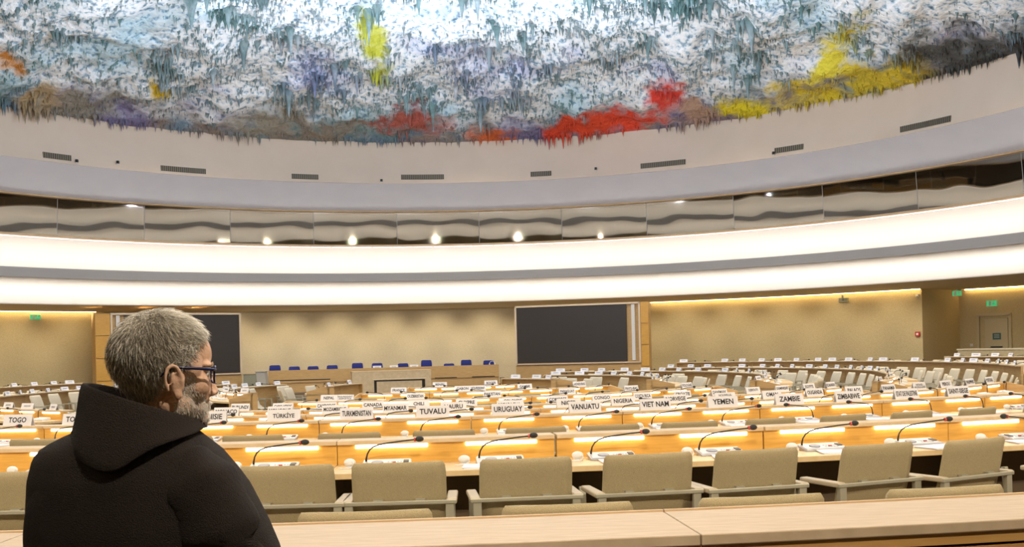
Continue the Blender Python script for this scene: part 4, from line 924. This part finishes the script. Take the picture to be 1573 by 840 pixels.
def wb(c, r, u=20, v=14): bmesh.ops.create_uvsphere(bm, u_segments=u, v_segments=v, radius=1, matrix=Matrix.Translation(Vector(c)) @ Matrix.Diagonal((*r, 1)))
for i in range(9):
    t = i/8; wb((HC.x-.012-.02*t, HC.y+.005, HC.z-.045-.13*t), (.056+.004*t, .058+.004*t, .03))
BX, BY = -.775, 2.2
wb((BX, BY, 1.20), (.16, .10, .14)); wb((BX-.11, BY, 1.26), (.07, .06, .055)); wb((BX+.10, BY, 1.25), (.07, .06, .055)); wb((BX, BY, 1.0), (.14, .095, .2)); wb((BX, BY, .80), (.15, .10, .14))
def limb(a, b, r0, r1, n=14):
    a, b = Vector(a), Vector(b)
    for i in range(n):
        t = i/(n-1); r = r0+(r1-r0)*t; wb(a+(b-a)*t, (r, r, max(r, (b-a).length/n)), 12, 8)
for s in (-1, 1):
    limb((BX+s*.08, BY, .76), (BX+s*.085, BY+.01, .38), .08, .055); limb((BX+s*.085, BY+.01, .38), (BX+s*.09, BY, -.03), .055, .036); wb((BX+s*.09, BY+.06, -.065), (.042, .12, .035))
limb((BX-.16, BY, 1.25), (BX-.19, BY+.02, .98), .048, .038); limb((BX-.19, BY+.02, .98), (BX-.07, BY+.20, .93), .038, .028)
limb((BX+.14, BY, 1.24), (BX+.21, BY+.03, .98), .048, .038); limb((BX+.21, BY+.03, .98), (BX+.08, BY+.21, .93), .038, .028)
for s in (-1, 1):                                      # clasped hands in front of the waist, inside the sleeves
    cx = BX+s*.035
    wb((cx, BY+.225, .93), (.042, .022, .036), 12, 8)
    for f in range(4):
        l = (.036, .041, .038, .031)[f]; z = .955-.019*f
        limb((cx-s*.02, BY+.24, z), (cx-s*.05, BY+.255, z-.004), .0085, .008, 5); limb((cx-s*.05, BY+.255, z-.004), (cx-s*(.05+l*.5), BY+.235, z-.012), .008, .007, 5)
    limb((cx, BY+.23, .962), (cx-s*.03, BY+.25, .985), .010, .008, 5)
me = bpy.data.meshes.new('body'); bm.to_mesh(me); bm.free(); tmp = bpy.data.objects.new('tmp', me); C.objects.link(tmp)
md = tmp.modifiers.new('r', 'REMESH'); md.mode = 'VOXEL'; md.voxel_size = .0033; ms = tmp.modifiers.new('s', 'SMOOTH'); ms.factor = .5; ms.iterations = 6
dg = bpy.context.evaluated_depsgraph_get(); me = bpy.data.meshes.new_from_object(tmp.evaluated_get(dg)); bpy.data.objects.remove(tmp)
for v in me.vertices: v.co -= Vector(man.location)
me.polygons.foreach_set('use_smooth', [True]*len(me.polygons)); me.materials.clear()
body = link('body', me, M['skin'], man)
# hair: a close cap with thousands of short strands
HL = Matrix.Translation(-Vector(man.location)) @ HM
def in_hair(p):                                        # p relative to head, on the scalp
    y, z = p.y, p.z
    if z > .095: lim = .072
    elif z > .055: lim = .052+(z-.055)*.5
    elif z > .0: lim = .016+(z)*.65
    elif z > -.045: lim = -.028+(z+.045)*.35
    else: lim = -.035
    return y < lim and z > -.098
def scalp(d, off=0):
    q = Vector((d.x*CR_R.x, d.y*CR_R.y, d.z*CR_R.z)); nrm_ = Vector((q.x/CR_R.x**2, q.y/CR_R.y**2, q.z/CR_R.z**2)).normalized(); p = CR_C+q
    if p.z < -.02 and p.y < 0:                          # nape: run straight down towards the collar
        t = min(1, (-.02-p.z)/.045)
        p = Vector((p.x*(1+.05*t), p.y-.002*t, p.z-.022*t)); 
    return p+nrm_*off, nrm_
bm = bmesh.new(); bmesh.ops.create_icosphere(bm, subdivisions=5, radius=1)
kill = []
for v in bm.verts:
    d = v.co.normalized(); p, n_ = scalp(d, .0045)
    v.co = p; v.tag = in_hair(p)
bmesh.ops.delete(bm, geom=[v for v in bm.verts if not v.tag], context='VERTS')
for v in bm.verts: v.co = HL @ v.co
hair = fin(bm, 'hair', M['hair'], man, smooth=True)
def strands(name, m, gen, count, ln, wd, parent):
    vs, fs = [], []
    k = 0
    while k < count:
        g_ = gen()
        if g_ is None: continue
        p, n_, t_ = g_; k += 1
        L_ = ln*rs.uniform(.6, 1.25); s_ = n_.cross(t_).normalized()*wd
        b = len(vs); mid = p+t_*L_*.5+n_*L_*.18; tip = p+t_*L_+n_*L_*.16
        for q in (p-s_, p+s_, p+n_*wd*1.5, mid-s_*.7, mid+s_*.7, mid+n_*wd, tip): vs.append(HL @ q)
        for f in ((0, 1, 4, 3), (1, 2, 5, 4), (2, 0, 3, 5), (3, 4, 6), (4, 5, 6), (5, 3, 6)): fs.append([b+i for i in f])
    me = bpy.data.meshes.new(name); me.from_pydata([tuple(v) for v in vs], [], fs); me.update(); return link(name, me, m, parent)
def g_hair():
    d = Vector((rs.gauss(0, 1), rs.gauss(0, 1), rs.gauss(0, 1))).normalized(); p, n_ = scalp(d, .0035)
    if not in_hair(p): return None
    crown = Vector((0, -.05, .11)); flow = (p-crown); flow.z -= .03
    if p.y > .0 and p.z > .06: flow = Vector((.5*(1 if p.x > 0 else -1)*abs(p.x)/.07, .75, -.1))
    flow += Vector((rs.gauss(0, .02), rs.gauss(0, .02), rs.gauss(0, .02)))*(1 if p.y < 0 else 6)
    t_ = (flow-n_*flow.dot(n_)).normalized(); t_ = (t_+Vector((rs.gauss(0, .16), rs.gauss(0, .16), rs.gauss(0, .16)))).normalized(); return p, n_, t_
o = strands('hair_strands', M['hair'], g_hair, 15000, .021, .00062, hair); o['kind'] = 'stuff'
from mathutils.bvhtree import BVHTree
hv = [HL.inverted() @ v.co for v in me.vertices] if False else None
bodybvh = BVHTree.FromPolygons([v.co.copy() for v in body.data.vertices], [tuple(p.vertices) for p in body.data.polygons])
HLi = HL.inverted()
def g_beard():
    th = rs.uniform(-1.75, 1.75); z = rs.uniform(-.128, .0); low = -.030-.030*(1-min(1, abs(th)/1.1)) if abs(th) < 1.1 else .0
    if z > low-.0 and not (abs(th) < .32 and z < -.052): return None
    o_ = HL @ Vector((0, .015, z)); d_ = (HL.to_3x3() @ Vector((sin(th), cos(th), -.12))).normalized()
    hit, n_, i_, dist = bodybvh.ray_cast(o_+d_*.16, -d_)
    if hit is None: return None
    p = HLi @ hit; n_ = (HLi.to_3x3() @ n_).normalized()
    if p.z < -.125 or p.y < (.004 if p.z < -.05 else .018) or abs(p.x) > .074: return None
    t_ = Vector((0, .25, -1)); t_ = (t_-n_*t_.dot(n_)).normalized(); t_ = (t_+Vector((rs.gauss(0, .3), rs.gauss(0, .3), rs.gauss(0, .3)))).normalized(); return p, (n_+t_*.2).normalized(), t_
o = strands('beard', M['beard'], g_beard, 6500, .007, .00036, man); o['label'] = 'short white beard'; o['kind'] = 'stuff'
def g_brow():
    s_ = rs.choice((-1, 1)); x = s_*rs.uniform(.012, .045); z = .016+rs.uniform(-.003, .004)-abs(abs(x)-.028)*.2
    hit, n_, i_, dist = bodybvh.ray_cast(HL @ Vector((x, .2, z)), (HL.to_3x3() @ Vector((0, -1, 0))).normalized())
    if hit is None: return None
    return HLi @ hit, (HLi.to_3x3() @ n_).normalized(), Vector((s_*.9, .1, .1)).normalized()
strands('eyebrows', M['hair'], g_brow, 260, .010, .0004, man)
bm = bmesh.new()
bm.free()
for s in (-1, 1):
    bm = bmesh.new(); ball(bm, HL @ Vector((s*.029, .0725, -.004)), .0115, 14, 10); fin(bm, 'eye', M['white'], man, smooth=True)
# glasses
gl_ = empty('glasses', (0, 0, 0)); gl_.parent = man; gl_['label'] = 'dark blue framed glasses'
for s in (-1, 1):
    pts = [Vector((s*(.034+.025*(abs(cos(q))**.55)*(1 if cos(q) > 0 else -1)), .096-.006*abs(cos(q))-.004*(cos(q) > 0), -.006+.018*(abs(sin(q))**.55)*(1 if sin(q) > 0 else -1))) for q in [2*pi*i/24 for i in range(25)]]
    bm = bmesh.new(); tube(bm, [HL @ p for p in pts], .0022, 6, cap=False); fin(bm, 'rim', M['navy'], gl_, smooth=True)
    bm = bmesh.new(); bm.faces.new([bm.verts.new(HL @ p) for p in pts[:-1]]); fin(bm, 'lens', M['lens'], gl_)
    bm = bmesh.new(); tube(bm, [HL @ Vector(q) for q in ((s*.060, .089, .004), (s*.069, .080, .005), (s*.0775, .055, .006), (s*.0795, .020, .007), (s*.080, .000, .008), (s*.079, -.018, .000), (s*.077, -.026, -.012))], [.003, .0032, .0032, .0030, .0026, .0024, .0022], 7); fin(bm, 'temple', M['navy'], gl_, smooth=True)
bm = bmesh.new(); tube(bm, [HL @ Vector(q) for q in ((-.010, .098, .002), (0, .103, .004), (.010, .098, .002))], .002, 6); fin(bm, 'bridge', M['navy'], gl_)
# robe
def interp(tab, z):
    for (z0, v0), (z1, v1) in zip(tab, tab[1:]):
        if z0 >= z >= z1: t = (z0-z)/(z0-z1); t = t; return v0+(v1-v0)*t
    return tab[-1][1] if z < tab[-1][0] else tab[0][1]
LT = [(1.40, -.80), (1.375, -.86), (1.342, -.946), (1.318, -.995), (1.29, -1.013), (1.25, -1.022), (1.107, -1.030), (.9, -1.04), (.5, -1.05), (-.06, -1.09)]
RT = [(1.40, -.755), (1.375, -.72), (1.345, -.675), (1.304, -.625), (1.262, -.592), (1.226, -.567), (1.149, -.530), (1.094, -.508), (.98, -.478), (.85, -.475), (.5, -.475), (-.06, -.45)]
DT = [(1.40, .03), (1.375, .065), (1.345, .095), (1.30, .125), (1.25, .145), (1.15, .16), (1.0, .165), (.8, .17), (.4, .19), (-.06, .24)]
bm = bmesh.new(); rows = []; NA = 120; zs_ = [1.40-.0122*i for i in range(120)]
for z in zs_:
    l, r, dd_ = interp(LT, z), interp(RT, z), interp(DT, z); cx, ax = (l+r)/2, (r-l)/2; row = []
    for i in range(NA):
        q = 2*pi*i/NA; ex = 2/2.35; cxq = abs(sin(q))**ex*(1 if sin(q) > 0 else -1); cyq = abs(cos(q))**ex*(1 if cos(q) > 0 else -1)
        low = min(1, max(0, (1.25-z)/.5)); fold = (.006+.018*low)*(sin(q*9+2.2*noise.noise(Vector((q*2, z*1.4, 0))))*.5+noise.noise(Vector((sin(q)*4, cos(q)*4, z*1.8)))) * min(1, abs(cos(q))*1.6)*min(1, max(0, (1.36-z)/.1))
        # hanging folds below the shoulder blades
        row.append(bm.verts.new((cx+ax*cxq, BY-(dd_+fold)*cyq, z)))
    rows.append(row)
for A, B in zip(rows, rows[1:]):
    for i in range(NA): bm.faces.new((A[i], A[(i+1) % NA], B[(i+1) % NA], B[i]))
robe = fin(bm, 'robe', M['robe'], man, off=man.location, smooth=True)
for s, P_, nm in ((1, [(-.70, 2.165, 1.285), (-.672, 2.15, 1.255), (-.637, 2.13, 1.20), (-.602, 2.13, 1.10), (-.585, 2.16, 1.0), (-.58, 2.25, .93), (-.66, 2.37, .92)], ''), (-1, [(-.885, 2.165, 1.275), (-.925, 2.15, 1.25), (-.943, 2.145, 1.19), (-.95, 2.15, 1.10), (-.955, 2.17, 1.0), (-.95, 2.26, .93), (-.87, 2.37, .92)], '')):
    bm = bmesh.new(); P2 = []
    P_ = [Vector(p) for p in P_]
    for a_, b_ in zip(P_, P_[1:]):
        for i in range(6): P2.append(a_+(b_-a_)*i/6)
    P2.append(P_[-1]); n = len(P2); rad = [(.052+.036*min(1, i/10)+.004*sin(i*.9)) if s == 1 else (.045+.022*min(1, i/10)) for i in range(n)]; rad[0] *= .55; rad[1] *= .8
    tube(bm, P2, rad, 28)
    for v in bm.verts: v.co += Vector((noise.noise(v.co*9), noise.noise(v.co*9+Vector((5, 0, 0))), 0))*.006+Vector((0, -1, 0))*.004*sin(v.co.x*75+v.co.z*18)
    o = fin(bm, 'sleeve', M['robe'], man, off=man.location, smooth=True); md = o.modifiers.new('s', 'SMOOTH'); md.iterations = 3
# standing hood around the neck
bm = bmesh.new(); rows = []; cxh = -.789
def rimz(q):                                           # q: 0 towards the viewer, pi/2 right
    x = sin(q); return 1.412-.040*x-.010*max(0, -cos(q))*0+(.0 if x > 0 else -.015*x*0)+.010*(cos(q) > 0)*cos(q)
def botz(q):
    x = sin(q); near = max(0, cos(q)); v_ = math.exp(-((q if q < pi else q-2*pi)+.10)**2/.22)
    return 1.338+.012*x-.020*near-.038*v_
for j, (t, gx, gy) in enumerate(((-.45, .86, .84), (-.2, .93, .92), (-.04, .975, .97), (.0, 1.0, 1.0), (.03, 1.03, 1.03), (.12, 1.06, 1.09), (.3, 1.08, 1.18), (.5, 1.11, 1.28), (.7, 1.17, 1.40), (.88, 1.24, 1.50), (1.0, 1.29, 1.555), (1.03, 1.27, 1.53), (.97, 1.2, 1.45))):
    row = []
    for i in range(96):
        q = 2*pi*i/96; zt_, zb_ = rimz(q), botz(q); z = zt_+(zb_-zt_)*t if t >= 0 else zt_+t*.10
        wob = 1+.020*noise.noise(Vector((sin(q)*2, cos(q)*2, z*16)))*(j > 3)
        rx = .117*(gx if sin(q) < 0 else 1+(gx-1)*.45); ry = .098*gy
        row.append(bm.verts.new((cxh+rx*sin(q)*wob, BY-.0-ry*cos(q)*wob, z)))
    rows.append(row)
for A, B in zip(rows, rows[1:]):
    for i in range(96): bm.faces.new((A[i], A[(i+1) % 96], B[(i+1) % 96], B[i]))
o = fin(bm, 'hood', M['robe'], man, off=man.location, smooth=True); md = o.modifiers.new('s', 'SMOOTH'); md.iterations = 2
